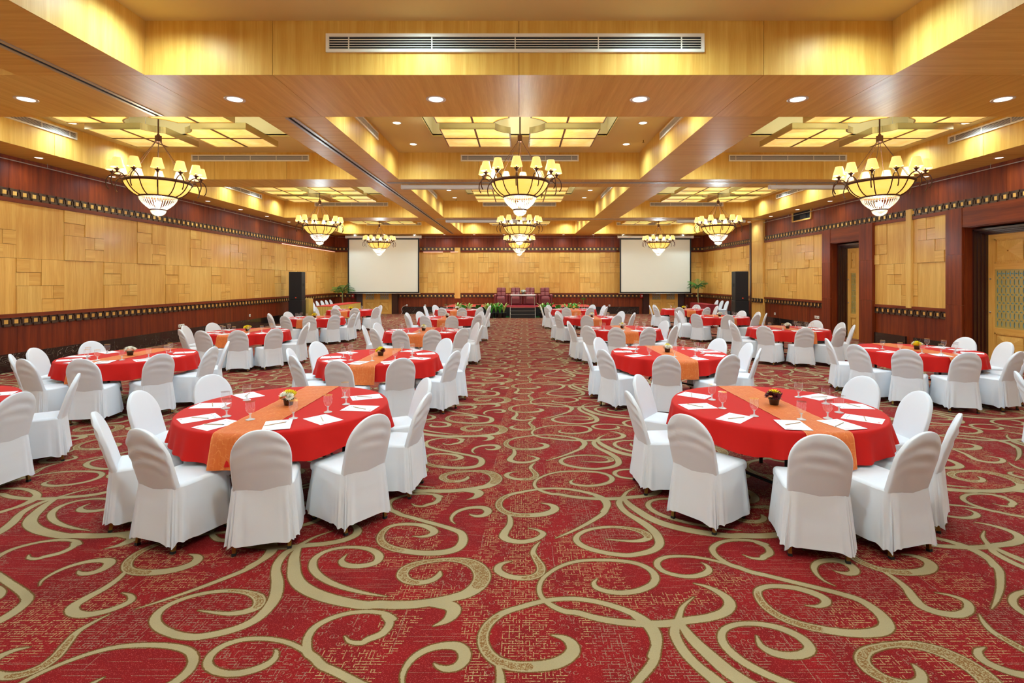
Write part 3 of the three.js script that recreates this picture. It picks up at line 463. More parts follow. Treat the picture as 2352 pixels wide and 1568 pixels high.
ROWS.forEach((row, ri) => row.cx.forEach((cx, bay) => {
  if (ri === 0 && bay !== 1) return;
  const g = thing('ceiling_lamp', ri ? `four backlit alabaster panels ${bayName[bay]}, ${ordinal[3 - ri]} bay from the stage` : 'four backlit alabaster panels in the bay behind the first beam', 'ceiling lamp', cx, 0, row.c, 0, 'backlit ceiling panels');
  for (let q = 0; q < 4; q++) {
    const fr = part('panel_frame', frameGeo, M.brushed, g, 0, PB, 0, q * Math.PI / 2);
    for (const pg of paneGeos) part('alabaster_pane', pg, M.alabaster, fr, 0, 0.02, 0);
    part('glazing_bar', barGeo, M.barDark, fr, 0, 0.006, 0); part('lamp_tube', tubeGeo, M.tube, fr, 0, PT - PB + 0.03, 0);
    const rod = bar([0.9, PT - PB, 0.9], [0.9, COVE - PB, 0.9], 0.008, 6); part('hanger_rod', rod, M.aluminium, fr);
    part('panel_lid', lidGeo, M.white, fr, 0, PT - PB, 0);
    const mid = (PH + PG) / 2, L = new THREE.RectAreaLight(LAMP.warm.clone().lerp(LAMP.white, 0.4), LAMP.cove, 1.1, 1.1); L.position.set(mid, PT - PB + 0.05, mid); L.rotation.x = Math.PI / 2; L.name = 'cove_lamp'; fr.add(L);
  }
}));
// chandeliers: finial at y 0 of the group
const chandelierParts = (() => {
  const P = {};
  P.bowl = lathe([[0.325, 0.41], [0.40, 0.455], [0.475, 0.525], [0.53, 0.60], [0.56, 0.67], [0.55, 0.67], [0.515, 0.60], [0.46, 0.535], [0.39, 0.47], [0.31, 0.425]], 48);
  P.rim = merge([lathe([[0.555, 0.655], [0.585, 0.66], [0.59, 0.685], [0.583, 0.71], [0.555, 0.715], [0.548, 0.69], [0.555, 0.655]], 48)]);
  P.ring = lathe([[0.30, 0.385], [0.33, 0.385], [0.34, 0.40], [0.33, 0.42], [0.30, 0.42], [0.30, 0.385]], 40);
  P.ring2 = lathe([[0.12, 0.138], [0.138, 0.138], [0.14, 0.148], [0.138, 0.158], [0.12, 0.158], [0.12, 0.138]], 28);
  P.arm = tube([[0.325, 0.40, 0], [0.42, 0.455, 0], [0.50, 0.54, 0], [0.555, 0.64, 0], [0.60, 0.72, 0], [0.66, 0.765, 0], [0.735, 0.765, 0], [0.795, 0.70, 0], [0.815, 0.61, 0], [0.80, 0.53, 0], [0.775, 0.49, 0]], 0.0105, 40, 6);
  P.cup = (() => { const g = lathe([[0.006, 0.765], [0.018, 0.775], [0.022, 0.80], [0.055, 0.825], [0.052, 0.83], [0.012, 0.82], [0.012, 0.86], [0, 0.86]], 12); g.translate(0.715, 0, 0); return g; })();
  P.shade = (() => { const g = lathe([[0.112, 0.855], [0.066, 1.035], [0.063, 1.035], [0.108, 0.857], [0.112, 0.855]], 24); g.translate(0.715, 0, 0); return g; })();
  P.bulb = (() => { const g = lathe([[0, 0.86], [0.012, 0.865], [0.026, 0.90], [0.022, 0.935], [0, 0.955]], 12); g.translate(0.715, 0, 0); return g; })();
  const bead = new THREE.OctahedronGeometry(0.0105), beads = [];
  const prof = (t) => t < 0.68 ? [0.315 - 0.19 * Math.pow(t / 0.68, 1.7), 0.385 - 0.23 * (t / 0.68)] : (() => { const a = (t - 0.68) / 0.32 * Math.PI / 2; return [0.128 * Math.cos(a), 0.138 - 0.105 * Math.sin(a)]; })();
  for (let s = 0; s < 40; s++) for (let k = 0; k < 22; k++) { const [r, y] = prof((k + 0.5) / 22), a = s / 40 * Math.PI * 2, b = bead.clone(); if (r < 0.05 && s % 3) continue; b.translate(r * Math.cos(a), y, r * Math.sin(a)); beads.push(b); }
  P.beads = merge(beads);
  P.finial = lathe([[0, 0], [0.014, 0.006], [0.017, 0.016], [0.012, 0.028], [0.005, 0.034], [0, 0.036]], 12);
  P.lamp = new THREE.SphereGeometry(0.05, 14, 10);
  P.stem = new THREE.CylinderGeometry(0.014, 0.014, COVE - 4.8, 8); P.stem.translate(0, (COVE + 4.8) / 2 - 3.2, 0);
  P.block = merge([bx(0.085, 0.12, 0.085, 0, 1.55, 0), lathe([[0.02, 1.60], [0.035, 1.615], [0.012, 1.66]], 10), lathe([[0.012, 1.47], [0.06, 1.485], [0.06, 1.50], [0.02, 1.505]], 12)]);
  P.canopy = lathe([[0.015, COVE - 3.2 - 0.06], [0.06, COVE - 3.2 - 0.04], [0.075, COVE - 3.2]], 20);
  return P;
})();
ROWS.forEach((row, k) => row.cx.forEach((cx, bay) => {
  const c = thing('chandelier', `iron chandelier with twelve cream shades ${bayName[bay]}, ${ordinal[3 - k]} from the stage`, 'chandelier', cx, 3.2, row.c, (k * 3 + bay) * 0.37, 'chandeliers');
  const P = chandelierParts;
  part('bowl', P.bowl, M.bowl, c); part('bowl_rim', P.rim, M.iron, c); part('lower_ring', P.ring, M.iron, c);
  const b = part('crystal_beads', P.beads, M.crystal, c); b.userData.kind = 'stuff'; part('basket_ring', P.ring2, M.iron, c); part('finial', P.finial, M.crystal, c);
  part('stem', P.stem, M.iron, c); part('hanging_block', P.block, M.iron, c); part('ceiling_canopy', P.canopy, M.iron, c);
  for (let i = 0; i < 6; i++) { const a = i / 6 * Math.PI * 2; part('suspension_rod', bar([0.57 * Math.cos(a), 0.71, 0.57 * Math.sin(a)], [0.05 * Math.cos(a), 1.49, 0.05 * Math.sin(a)], 0.006, 5), M.iron, c); }
  for (let i = 0; i < 12; i++) {
    const arm = part('arm', P.arm, M.iron, c, 0, 0, 0, i / 12 * Math.PI * 2); part('candle_cup', P.cup, M.iron, arm); const s = part('lamp_shade', P.shade, M.shade, arm); part('bulb', P.bulb, M.shadeGlow, arm);
    s.rotation.z = 0;
  }
  part('basket_lamp', P.lamp, M.bulb, c, 0, 0.27, 0); part('bowl_lamp', P.lamp, M.bulb, c, 0, 0.58, 0);
  const l1 = new THREE.PointLight(LAMP.white, LAMP.chandelier * (k ? 1 : 2.2)); l1.position.set(0, 0.27, 0); l1.shadow.radius = 3.5; l1.name = 'basket_light'; c.add(l1);
  const l2 = new THREE.PointLight(LAMP.warm, LAMP.bowl * (k ? 1 : 2.5)); l2.position.set(0, 0.58, 0); l2.shadow.radius = 12; l2.name = 'bowl_light'; c.add(l2);
}));
// recessed downlights
const dlRing = lathe([[0.078, 0.004], [0.082, -0.002], [0.105, -0.006], [0.112, -0.003], [0.112, 0.004]], 28), dlLens = (() => { const g = new THREE.CylinderGeometry(0.08, 0.08, 0.006, 24); g.translate(0, -0.001, 0); return g; })();
function downlight(x, y, d, power, color, label, group, size = 1, angle = 1.4) {
  const g = thing('downlight', label, 'downlight', x, y, d, 0, group); g.scale.setScalar(size);
  part('trim_ring', dlRing, M.trimRing, g); part('lamp_lens', dlLens, M.lens, g);
  const s = new THREE.SpotLight(color, power, 0, angle, 1); s.position.set(0, -0.03 / size, 0); s.target.position.set(0, -1, 0); s.shadow.radius = 3; s.name = 'downlight_beam'; g.add(s); g.add(s.target);
}
for (const [i, x] of [-7.3, -4.21, -1.23, 1.79, 4.13, 7.17].entries()) downlight(x, SOF, 7.74, LAMP.beam, LAMP.cool, `large recessed downlight in the widest veneer beam, ${ordinal[i]} from the doorless wall`, 'downlights in the wide veneer beam', 1.3, 1.35);
for (const x of [-4.33, -1.27, 1.77, 4.18]) for (const d of [6.15, -1.2]) downlight(x, CEIL, d, LAMP.hall * (d > 0 ? 1.9 : 1), LAMP.cool, 'recessed downlight in the plaster of the widest bay', 'downlights in the widest bay', 1.1, 1.45);
for (const x of [-4.33, -2.4, 2.4, 4.18]) downlight(x, CEIL, 2.5, LAMP.hall, LAMP.cool, 'recessed downlight in the plaster of the widest bay', 'downlights in the widest bay', 1.1, 1.45);
for (const x of [-8.3, 8.3]) for (const d of [0.5, 3.5, 6.15]) downlight(x, CEIL, d, LAMP.hall, LAMP.cool, 'recessed downlight in the plaster of a narrow side bay', 'downlights in the narrow side bays', 1.1, 1.45);
ROWS.slice(1).forEach((row, k) => row.cx.forEach((cx, bay) => {
  for (const o of [-2.7, -0.95, 0.95, 2.7]) { const d = row.c + o; if (d < row.z[0] + 0.3 || d > row.z[1] - 0.2) continue; for (const s of [-1, 1]) downlight(cx + s * (bay === 1 ? 2.65 : 2.52), CEIL, d, LAMP.downlight * [1.0, 1.05, 1.25][k], LAMP.white, `recessed downlight, ${bayShort[bay]} ${ordinal[2 - k]} bay from stage, ${s < 0 ? 'doorless-wall' : 'door-wall'} edge, ${ordinal[Math.round((row.c + 2.7 - d) / 1.8)]} from stage end`, `downlights ${bayName[bay]}, ${ordinal[2 - k]} bay`); }
}));
for (const s of [-1, 1]) for (let d = 9.35, i = 9; d < 30; d += 2.07, i--) downlight(s * 10.5, SOF, d, LAMP.downlight * 0.42, LAMP.white, `small downlight in the ledge along the ${s < 0 ? 'doorless' : 'side-door'} wall, ${ordinal[i]} from the stage`, `ledge downlights along the wall ${s < 0 ? 'without doors' : 'with side doors'}`, 0.85);
for (let x = -9.55, i = 0; x < 9.7; x += 1.735, i++) downlight(x, SOF, 30.4, LAMP.downlight * 0.8, LAMP.white, `small downlight in the ledge along the stage wall, ${ordinal[i]} from the doorless wall`, 'ledge downlights along the stage wall', 0.85);
// air grilles
M.duct = std({ color: '#5d5350', roughness: 0.6, metalness: 0.2 });
function airGrille(L, H, x, y, d, turn, label, group) {
  const g = thing('air_grille', label, 'air grille', x, y, d, turn, group), b = 0.12 * H + 0.012;
  part('backing', bx(L - b, H - b, 0.004, 0, 0, 0.004), L > 4 ? M.slot : M.duct, g);
  part('frame', merge([bx(L, b, 0.03, 0, H / 2 - b / 2, 0.015), bx(L, b, 0.03, 0, -H / 2 + b / 2, 0.015), bx(b, H - 2 * b, 0.03, -L / 2 + b / 2, 0, 0.015), bx(b, H - 2 * b, 0.03, L / 2 - b / 2, 0, 0.015)]), M.grille, g);
  for (let i = 1; i <= 4; i++) { const s = part('slat', bx(L - 2 * b, 0.0065 * H / 0.17, 0.018, 0, 0, 0), M.grille, g, 0, -H / 2 + b + i * (H - 2 * b) / 5, 0.014); s.rotation.x = 0.35; }
  for (let i = 0; i < 5; i++) part('mullion', bx(0.012, H - 2 * b, 0.02, 0, 0, 0), M.grille, g, -L / 2 + L * (0.06 + 0.22 * i), 0, 0.016);
}
airGrille(4.93, 0.24, -0.05, 5.05, 6.84 - TH, 0, 'long cream air grille in the fascia of the widest bay', null);
ROWS.slice(1).forEach((row, k) => row.cx.forEach((cx, bay) => {
  const lab = (w) => `slim cream air grille on the ${w} fascia, ${bayShort[bay]}, ${ordinal[2 - k]} bay from stage`;
  airGrille(3.12, 0.17, cx, 5.2, row.z[1] - TH, 0, lab('stage'), 'slim air grilles');
  const [xa, xb] = row.x[bay], dc = k === 0 ? 10.2 : row.c;
  if (bay !== 2) airGrille(3.1, 0.17, xa + TH, 5.2, dc, Math.PI / 2, lab('doorless'), 'slim air grilles');
  if (bay !== 0) airGrille(3.1, 0.17, xb - TH, 5.2, k === 0 && bay === 2 ? 10.55 : dc, -Math.PI / 2, lab('door-side'), 'slim air grilles');
}));
// sliding-wall tracks
function track(x0, x1, d0, d1, label) {
  const g = thing('partition_track', label, 'track', 0, SOF, 0), along = d1 - d0 > x1 - x0;
  const w = 0.055;
  if (along) for (const s of [-1, 1]) part('rail', bx(w, 0.012, d1 - d0, (x0 + x1) / 2 + s * 0.055, -0.006, -(d0 + d1) / 2), M.aluminium, g);
  else for (const s of [-1, 1]) part('rail', bx(x1 - x0, 0.012, w, (x0 + x1) / 2, -0.006, -(d0 + d1) / 2 + s * 0.055), M.aluminium, g);
  part('slot', along ? bx(0.055, 0.005, d1 - d0, (x0 + x1) / 2, -0.0025, -(d0 + d1) / 2) : bx(x1 - x0, 0.005, 0.055, (x0 + x1) / 2, -0.0025, -(d0 + d1) / 2), M.slot, g);
}
track(-5.95, -5.77, -3, 8.5, 'aluminium sliding wall track under the beam of the widest bay');
track(-3.86, -3.68, 8.6, 29.7, 'aluminium sliding wall track running toward the stage under the long beam');
track(-3.6, 10.9, 14.2, 14.38, 'aluminium sliding wall track across the hall, farther from the stage');
track(-3.6, 10.9, 22.6, 22.78, 'aluminium sliding wall track across the hall, nearer the stage');
// sprinklers
for (const [x, d] of [[5.05, 13.0], [-4.75, 13.2], [3.0, 12.6], [-4.75, 21.2], [4.8, 21.3], [-2.6, 21.6]]) { const s = thing('sprinkler', 'small brass fire sprinkler under the plaster of a bay', 'sprinkler', x, CEIL, d, 0, 'ceiling sprinklers'); part('pipe', bar([0, 0, 0], [0, -0.05, 0], 0.012, 8), M.legMetal, s); part('deflector', lathe([[0, -0.075], [0.03, -0.07], [0.032, -0.066], [0.008, -0.05]], 10), M.legMetal, s); }
// curtain rails below the ledge
for (const s of [-1, 1]) { const g = thing('curtain_rail', `thin steel rail hung below the ledge along the wall ${s < 0 ? 'without doors' : 'with side doors'}`, 'rail', s * 10.83, 4.53, 0); part('rail', bar([0, 0, -(s < 0 ? 8 : 8)], [0, 0, -(s < 0 ? 30.8 : 23.1)], 0.012, 8), M.aluminium, g); for (let d = 8.4; d < (s < 0 ? 30.8 : 23); d += 1.8) part('hanger', bar([0, 0, -d], [0, 0.11, -d], 0.005, 6), M.aluminium, g); }
{ const g = thing('curtain_rail', 'thin steel rail hung below the ledge along the stage wall', 'rail', 0, 4.53, 30.85); part('rail', bar([-10.7, 0, 0], [10.7, 0, 0], 0.012, 8), M.aluminium, g); for (let x = -10; x < 10.4; x += 1.8) part('hanger', bar([x, 0, 0], [x, 0.11, 0], 0.005, 6), M.aluminium, g); }
// glowing strips below the upper frieze
solo('light_strip', bx(0.02, 0.03, 6.9, 0, 0, 0), M.pink, 'pinkish glowing light strip under the frieze of the wall without doors', 'light strip', -WX + 0.09, 3.66, 27.4);
for (const [a, b, l] of [[-5.66, -4.5, 'longer'], [-4.05, -3.6, 'shorter']]) solo('light_strip', bx(b - a, 0.03, 0.02, 0, 0, 0), M.pink, `${l} pinkish light strip under the frieze of the stage wall`, 'light strip', (a + b) / 2, 3.66, ZB - 0.09);
// projector window high in the side-door wall
{ const g = thing('projector_window', 'dark projector window with maple frame high in the side-door wall', 'window', WX - 0.02, 4.46, 20.15, -Math.PI / 2); part('dark_opening', bx(1.25, 0.33, 0.004, 0, 0, 0.012), M.slot, g); part('frame', merge([bx(1.32, 0.05, 0.06, 0, -0.165, 0.03), bx(0.05, 0.35, 0.06, 0.65, 0, 0.03), bx(0.05, 0.35, 0.06, -0.65, 0, 0.03)]), M.maple[2], g); part('projector', new RoundedBoxGeometry(0.4, 0.16, 0.03, 3, 0.012), M.black, g, 0.1, -0.05, 0.03); }
// projection screens
function loweredScreen(x, label) {
  const g = thing('projection_screen', label, 'screen', x, 0, 30.4, 0, 'lowered projection screens'), W = 4.16, top = 4.36, bot = 1.24;
  part('housing', new RoundedBoxGeometry(4.36, 0.14, 0.14, 3, 0.03), M.white, g, 0, 4.51, 0); for (const s of [-1, 1]) part('end_cap', new RoundedBoxGeometry(0.05, 0.16, 0.16, 2, 0.02), M.white, g, s * 2.19, 4.51, 0);
  part('fabric', grid(24, 16, (u, v) => [(u - 0.5) * W, bot + (4.46 - bot) * v, 0.012 * Math.sin(u * 5) * (1 - v) + 0.004 * Math.sin(u * 17 + v * 3)]), M.screen, g);
  const f = (X, Y, w, h) => bx(w, h, 0.006, X, Y, 0.014);
  part('black_border', merge([f(-W / 2 + 0.04, (top + bot) / 2, 0.08, top - bot), f(W / 2 - 0.04, (top + bot) / 2, 0.08, top - bot), f(0, 4.4, W, 0.09), f(0, bot + 0.035, W, 0.07)]), M.black, g);
  part('bottom_bar', bar([-W / 2 - 0.06, bot - 0.015, 0], [W / 2 + 0.06, bot - 0.015, 0], 0.026, 10), M.aluminium, g);
  for (const s of [-1, 1]) part('bracket', bx(0.03, 0.05, 0.03, s * 1.9, 4.61, 0), M.aluminium, g);
}
loweredScreen(-7.88, 'large lowered projection screen beside the gold skirted table'); loweredScreen(7.94, 'large lowered projection screen beside the crimson skirted table');
for (const [a, b, d, l] of [[-3.25, 0.1, 14.5, 'over the central aisle, farther from the stage'], [6.95, 9.9, 14.5, 'over the side with doors, farther from the stage'], [-3.18, 0.0, 22.8, 'over the central aisle, nearer the stage'], [6.9, 9.85, 22.8, 'over the side with doors, nearer the stage']]) {
  const g = thing('rolled_screen', `white rolled-up projection screen under the beam ${l}`, 'screen', (a + b) / 2, SOF - 0.085, d, 0, 'rolled-up screens'); part('housing', new RoundedBoxGeometry(b - a, 0.11, 0.12, 3, 0.025), M.white, g); part('bottom_bar', bx(b - a - 0.1, 0.018, 0.03, 0, -0.062, 0), M.aluminium, g);
  for (const s of [-1, 1]) { part('end_cap', new RoundedBoxGeometry(0.04, 0.12, 0.13, 2, 0.02), M.white, g, s * (b - a) / 2, 0, 0); part('bracket', bx(0.02, 0.05, 0.04, s * ((b - a) / 2 - 0.2), 0.07, 0), M.aluminium, g); }
}
// ================================================================ TABLES AND CHAIRS
// covered banquet chair: faces +z, origin on the floor under the seat
function chairGeos(seed) {
  const r = rng(seed), ph = [r() * 6, r() * 6, r() * 6, r() * 6], n = (x, y) => vnoise(x, y, 64, 64, seed);
  const top = 0.91, sh = 0.68, hw = 0.197;
  // backrest: arched slab, leaning, padded edge
  const back = grid(44, 34, (u, v) => {
    const t = v < 0.5 ? 0.43 + (sh - 0.43) * (v / 0.5) : sh + (top - sh) * Math.sin((v - 0.5) * Math.PI);
    const k = v < 0.5 ? 1 : Math.cos((v - 0.5) * Math.PI), w = hw * (0.985 + 0.03 * Math.sin(v * 3)) * Math.pow(Math.max(k, 0), 0.92) + 0.0005, th = (0.030 - 0.006 * v) * Math.pow(Math.max(k, 0.0), 0.45) + 0.0005;
    const a = u * Math.PI * 2, c = Math.cos(a), s = Math.sin(a), e = 0.42;
    const x = w * Math.sign(c) * Math.pow(Math.abs(c), e), z0 = th * Math.sign(s) * Math.pow(Math.abs(s), e);
    const lean = -0.222 - (t - 0.46) * 0.30 + 0.05 * Math.pow(Math.max(0, t - 0.62), 2);
    const bow = -0.022 * (1 - Math.pow(x / hw, 2));
    let wr = 0;
    if (s < -0.2) wr = 0.0075 * Math.sin(t * 62 + x * x * 120 + ph[0] + 3 * n(x * 8 + 9, t * 9)) * n(x * 5 + 3, t * 6 + ph[1]) * clamp((t - 0.55) * 5);
    else if (s > 0.2) wr = 0.003 * (n(x * 10 + 20, t * 14) - 0.5);
    return [x, t, lean + bow + z0 + wr];
  }, true);
  // seat cushion
  const seat = new RoundedBoxGeometry(0.425, 0.085, 0.45, 5, 0.034); { const p = seat.attributes.position; for (let i = 0; i < p.count; i++) { const x = p.getX(i), y = p.getY(i), z = p.getZ(i); if (y > 0) p.setY(i, y + 0.014 * (1 - Math.pow(x / 0.22, 2)) * (1 - Math.pow(z / 0.23, 2))); p.setX(i, x * (1 + 0.05 * z)); } seat.computeVertexNormals(); }
  // skirt: flared box with pleats at the rear corners and a waving hem
  const skirt = grid(128, 16, (u, v) => {
    const a = u * Math.PI * 2, c = Math.cos(a), s = Math.sin(a), e = 0.34, f = 1 - v;          // v 1 at the seat, 0 at the hem
    const X = Math.sign(c) * Math.pow(Math.abs(c), e), Z = Math.sign(s) * Math.pow(Math.abs(s), e);
    const hx = 0.216 + 0.032 * f, hz = (Z < 0 ? 0.268 + 0.03 * f : 0.222 + 0.03 * f);
    const corner = Math.exp(-Math.pow((Math.abs(Math.abs(a - Math.PI * 1.5) - 0.62)) / 0.13, 2)), front = Math.exp(-Math.pow((Math.abs(Math.abs(a - Math.PI * 0.5) - 0.75)) / 0.2, 2));
    let fold = f * (0.007 * Math.cos(9 * a + ph[1]) + 0.006 * Math.cos(17 * a + ph[2]) + 0.003 * Math.cos(31 * a + ph[3])) + 0.003 * (n(a * 5 + 5, v * 9) - 0.5);
    fold += corner * (0.020 * f * Math.cos((Math.abs(a - Math.PI * 1.5) - 0.62) * 38) + 0.010 * f) - 0.002 * corner * v + 0.012 * front * f;
    const L = Math.hypot(X, Z);
    const hem = 0.075 + 0.010 * Math.cos(5 * a + ph[0]) + 0.006 * Math.cos(13 * a + ph[2]) - 0.012 * corner;
    return [X * hx + X / L * fold, hem + (0.462 - hem) * v, Z * hz + Z / L * fold];
  }, true);
  return { back, seat, skirt };
}
const chairVariants = [101, 202, 303].map((seed) => chairGeos(seed));
const legG = (() => { const g = bx(0.024, 0.39, 0.024, 0, 0.195, 0); return g; })(), footG = bx(0.028, 0.018, 0.028, 0, 0.009, 0);
const chairProtos = chairVariants.map((v) => {
  const g = new THREE.Group(); g.name = 'banquet_chair';
  part('backrest', v.back, M.cover, g); part('seat', v.seat, M.cover, g, 0, 0.438, 0.0); part('skirt', v.skirt, M.cover, g);
  for (const [x, z, rx, rz] of [[-0.185, 0.19, 0, 0], [0.185, 0.19, 0, 0], [-0.182, -0.255, 0.13, 0.0], [0.182, -0.255, 0.13, 0.0]]) { const l = part('leg', legG, M.legMetal, g, x, 0, z); l.rotation.x = rx; part('foot', footG, M.rubber, l); }
  return g;
});
function chair(x, d, turn, label, group) {
  const c = pick(chairProtos).clone(); c.name = numbered('banquet_chair'); c.position.set(x, 0, -d); c.rotation.y = turn; scene.add(c); tag(c, label, 'chair', group); return c;
}
// table linen
const TR = 0.915, TY = 0.76;
function clothGeo(seed) {
  const r = rng(seed), ph = Array.from({ length: 8 }, () => r() * 6.28);
  return grid(160, 22, (u, v) => {
    const a = u * Math.PI * 2;
    if (v < 0.36) { const q = v / 0.36, rad = TR * q; return [rad * Math.cos(a), TY, rad * Math.sin(a), rad * Math.cos(a), rad * Math.sin(a)]; }
    const t = (v - 0.36) / 0.64, e = clamp(t / 0.12), drop = 0.226 + 0.018 * Math.cos(3 * a + ph[6]) + 0.012 * Math.cos(7 * a + ph[7]);
    const wave = (0.018 * Math.cos(11 * a + ph[0] + 0.8 * Math.sin(3 * a)) + 0.016 * Math.cos(17 * a + ph[1]) + 0.011 * Math.cos(26 * a + ph[2] + Math.sin(4 * a)) + 0.006 * Math.cos(41 * a + ph[3])) * Math.pow(t, 1.1);
    const rad = TR + 0.012 * Math.sin(e * Math.PI / 2) + 0.034 * t + wave;
    return [rad * Math.cos(a), TY - 0.012 * (1 - Math.cos(e * Math.PI / 2)) - drop * Math.max(0, t - 0.04), rad * Math.sin(a), rad * Math.cos(a), rad * Math.sin(a)];
  }, true);
}
const clothGeos = [1, 2, 3, 4].map((k) => clothGeo(900 + k));
const runnerGeo = grid(14, 72, (u, v) => {
  const w = 0.365, x = (u - 0.5) * w, edge = Math.sqrt(0.935 * 0.935 - x * x), total = 2 * (edge + 0.265), s = v * total - total / 2, as = Math.abs(s), sg = Math.sign(s);
  const V = v * 2.4;
  if (as < edge - 0.02) return [x, TY + 0.004 + 0.0012 * Math.sin(s * 37 + x * 20), s, u, V];
  const t = as - (edge - 0.02); if (t < 0.05) { const q = t / 0.05 * Math.PI / 2; return [x, TY + 0.004 - 0.032 * (1 - Math.cos(q)), sg * (edge - 0.02 + 0.032 * Math.sin(q)), u, V]; }
  const q = t - 0.05, ww = 1 + 0.12 * q * Math.cos(u * 5);
  return [x * ww, TY + 0.004 - 0.032 - q, sg * (edge + 0.022 + 0.2 * q + 0.012 * Math.sin(u * 9 + s) * clamp(q * 5)), u, V];
});
const goblet = lathe([[0, 0.053], [0.012, 0.055], [0.028, 0.066], [0.0365, 0.086], [0.0385, 0.108], [0.0368, 0.134], [0.0345, 0.152]], 26), gobletFoot = lathe([[0, 0], [0.037, 0.0], [0.0375, 0.003], [0.024, 0.008], [0.009, 0.014], [0.0065, 0.026], [0.007, 0.044], [0.014, 0.054], [0, 0.056]], 24);
const gobletCover = (() => { const g = new THREE.CylinderGeometry(0.0385, 0.0395, 0.004, 24); g.translate(0, 0.1545, 0); const t = bx(0.016, 0.002, 0.012, 0.043, 0.154, 0.006); return merge([g, t]); })();
const paperGeo = (() => { const g = bx(0.21, 0.0012, 0.297, 0, 0.0006, 0); const p = g.attributes.position, n = g.attributes.normal, uv = g.attributes.uv; for (let i = 0; i < p.count; i++) uv.setXY(i, n.getY(i) > 0.5 ? p.getX(i) / 0.21 + 0.5 : 0.5, n.getY(i) > 0.5 ? p.getZ(i) / 0.297 + 0.5 : 0.5); return g; })();
const pencilBody = (() => { const g = new THREE.CylinderGeometry(0.0038, 0.0038, 0.165, 6); g.rotateZ(Math.PI / 2); return g; })(), pencilTip = (() => { const g = new THREE.ConeGeometry(0.0038, 0.016, 6); g.rotateZ(-Math.PI / 2); g.translate(0.0905, 0, 0); return g; })();
// chrysanthemum head
function blossomGeo(r, layers, seed) {
  const q = rng(seed), out = [];
  for (let l = 0; l < layers; l++) { const n = 15 - l * 2, el = 0.15 + l * 0.42, len = r * (1 - l * 0.13); for (let k = 0; k < n; k++) { const a = (k + 0.5 * (l & 1) + q() * 0.3) / n * 6.283, w = r * 0.17; const g = grid(2, 3, (u, v) => { const s = v * len, x = (u - 0.5) * 2 * w * Math.sin(Math.PI * (0.12 + 0.8 * v)), rad = s * Math.cos(el) , y = s * Math.sin(el) + 0.18 * len * v * v - 0.15 * Math.abs(u - 0.5) * w; return [rad * Math.cos(a) - x * Math.sin(a), y, rad * Math.sin(a) + x * Math.cos(a)]; }); out.push(g); } }
  return merge(out);
}
const blossomBig = blossomGeo(0.046, 4, 41), blossomSmall = blossomGeo(0.038, 4, 42), potGeo = lathe([[0, 0], [0.034, 0], [0.041, 0.044], [0.043, 0.05], [0.039, 0.05], [0.037, 0.044], [0, 0.04]], 20);
const leafSprig = (() => { const out = []; for (let k = 0; k < 9; k++) { const a = k / 9 * 6.28; out.push(grid(2, 3, (u, v) => [Math.cos(a) * (0.02 + 0.05 * v) - (u - 0.5) * 0.022 * Math.sin(v * 3.1) * Math.sin(a), 0.05 + 0.022 * v - 0.02 * v * v, Math.sin(a) * (0.02 + 0.05 * v) + (u - 0.5) * 0.022 * Math.sin(v * 3.1) * Math.cos(a)])); } return merge(out); })();
const flowerNames = { yw: 'yellow and white chrysanthemums', dy: 'dark red and yellow chrysanthemums', yd: 'yellow and dark red chrysanthemums', wy: 'white chrysanthemums under one yellow', w: 'white chrysanthemums', y: 'yellow chrysanthemums' };
function flowers(x, y, d, kind, label, group) {
  const f = thing('flower_pot', label, 'flowers', x, y, d, R() * 6, group); f.scale.setScalar(1.15);
  part('pot', potGeo, M.pot, f); part('leaves', leafSprig, M.leaf[2], f);
  const ring = { yw: 'ywyyww', dy: 'dddddd', yd: 'ydyydy', wy: 'wwwwww', w: 'wwwwww', y: 'yyyyyy' }[kind], centre = { yw: 'y', dy: 'y', yd: 'y', wy: 'y', w: 'w', y: 'y' }[kind];
  part('blossom', blossomBig, M.petal[centre], f, 0, 0.084, 0).scale.setScalar(1.2);
  [...ring].forEach((c, i) => { const a = i / 6 * 6.283 + 0.2, b = part('blossom', i & 1 ? blossomBig : blossomSmall, M.petal[c], f, 0.042 * Math.cos(a), 0.066 + 0.007 * (i % 3), 0.042 * Math.sin(a)); b.rotation.set(0.75 * Math.sin(a), i, -0.75 * Math.cos(a)); });
}
const tableProto = (() => {
  const g = new THREE.Group(); g.name = 'round_table'; const top = lathe([[0, 0.72], [0.89, 0.72], [0.905, 0.727], [0.905, 0.748], [0.895, 0.754], [0, 0.754]], 48); part('tabletop', top, M.core, g);
  for (const [sx, sz] of [[-1, -1], [-1, 1], [1, -1], [1, 1]]) part('leg', bar([sx * 0.42, 0.0, sz * 0.46], [sx * 0.42, 0.72, sz * 0.46], 0.019, 10), M.black, g);
  for (const s of [-1, 1]) { part('crossbar', bar([s * 0.42, 0.2, -0.46], [s * 0.42, 0.2, 0.46], 0.013, 8), M.black, g); part('brace', bar([s * 0.42, 0.35, 0], [s * 0.05, 0.715, 0], 0.011, 8), M.black, g); }
  return g;
})();
const counted = ['first', 'second', 'third', 'fourth', 'fifth', 'sixth', 'seventh', 'eighth'];
const rowName = { A: 'doorless-side aisle row', B: 'doorless-wall row', C: 'door-side aisle row', D: 'door-wall row' };
const RADII = { A5: [1.45, 1.39, 1.42, 1.37, 1.38, 1.40, 1.33, 1.34], C5: [1.31, 1.38, 1.44, 1.48, 1.43, 1.34, 1.35, 1.5], B4: [1.37, 1.28, 1.31, 1.39, 1.38, 1.31, 1.30, 1.31], A4: [1.44, 1.30, 1.34, 1.43, 1.31, 1.33, 1.43, 1.5], D4: [1.35, 1.41, 1.42, 1.46, 1.4, 1.4, 1.45, 1.5] };
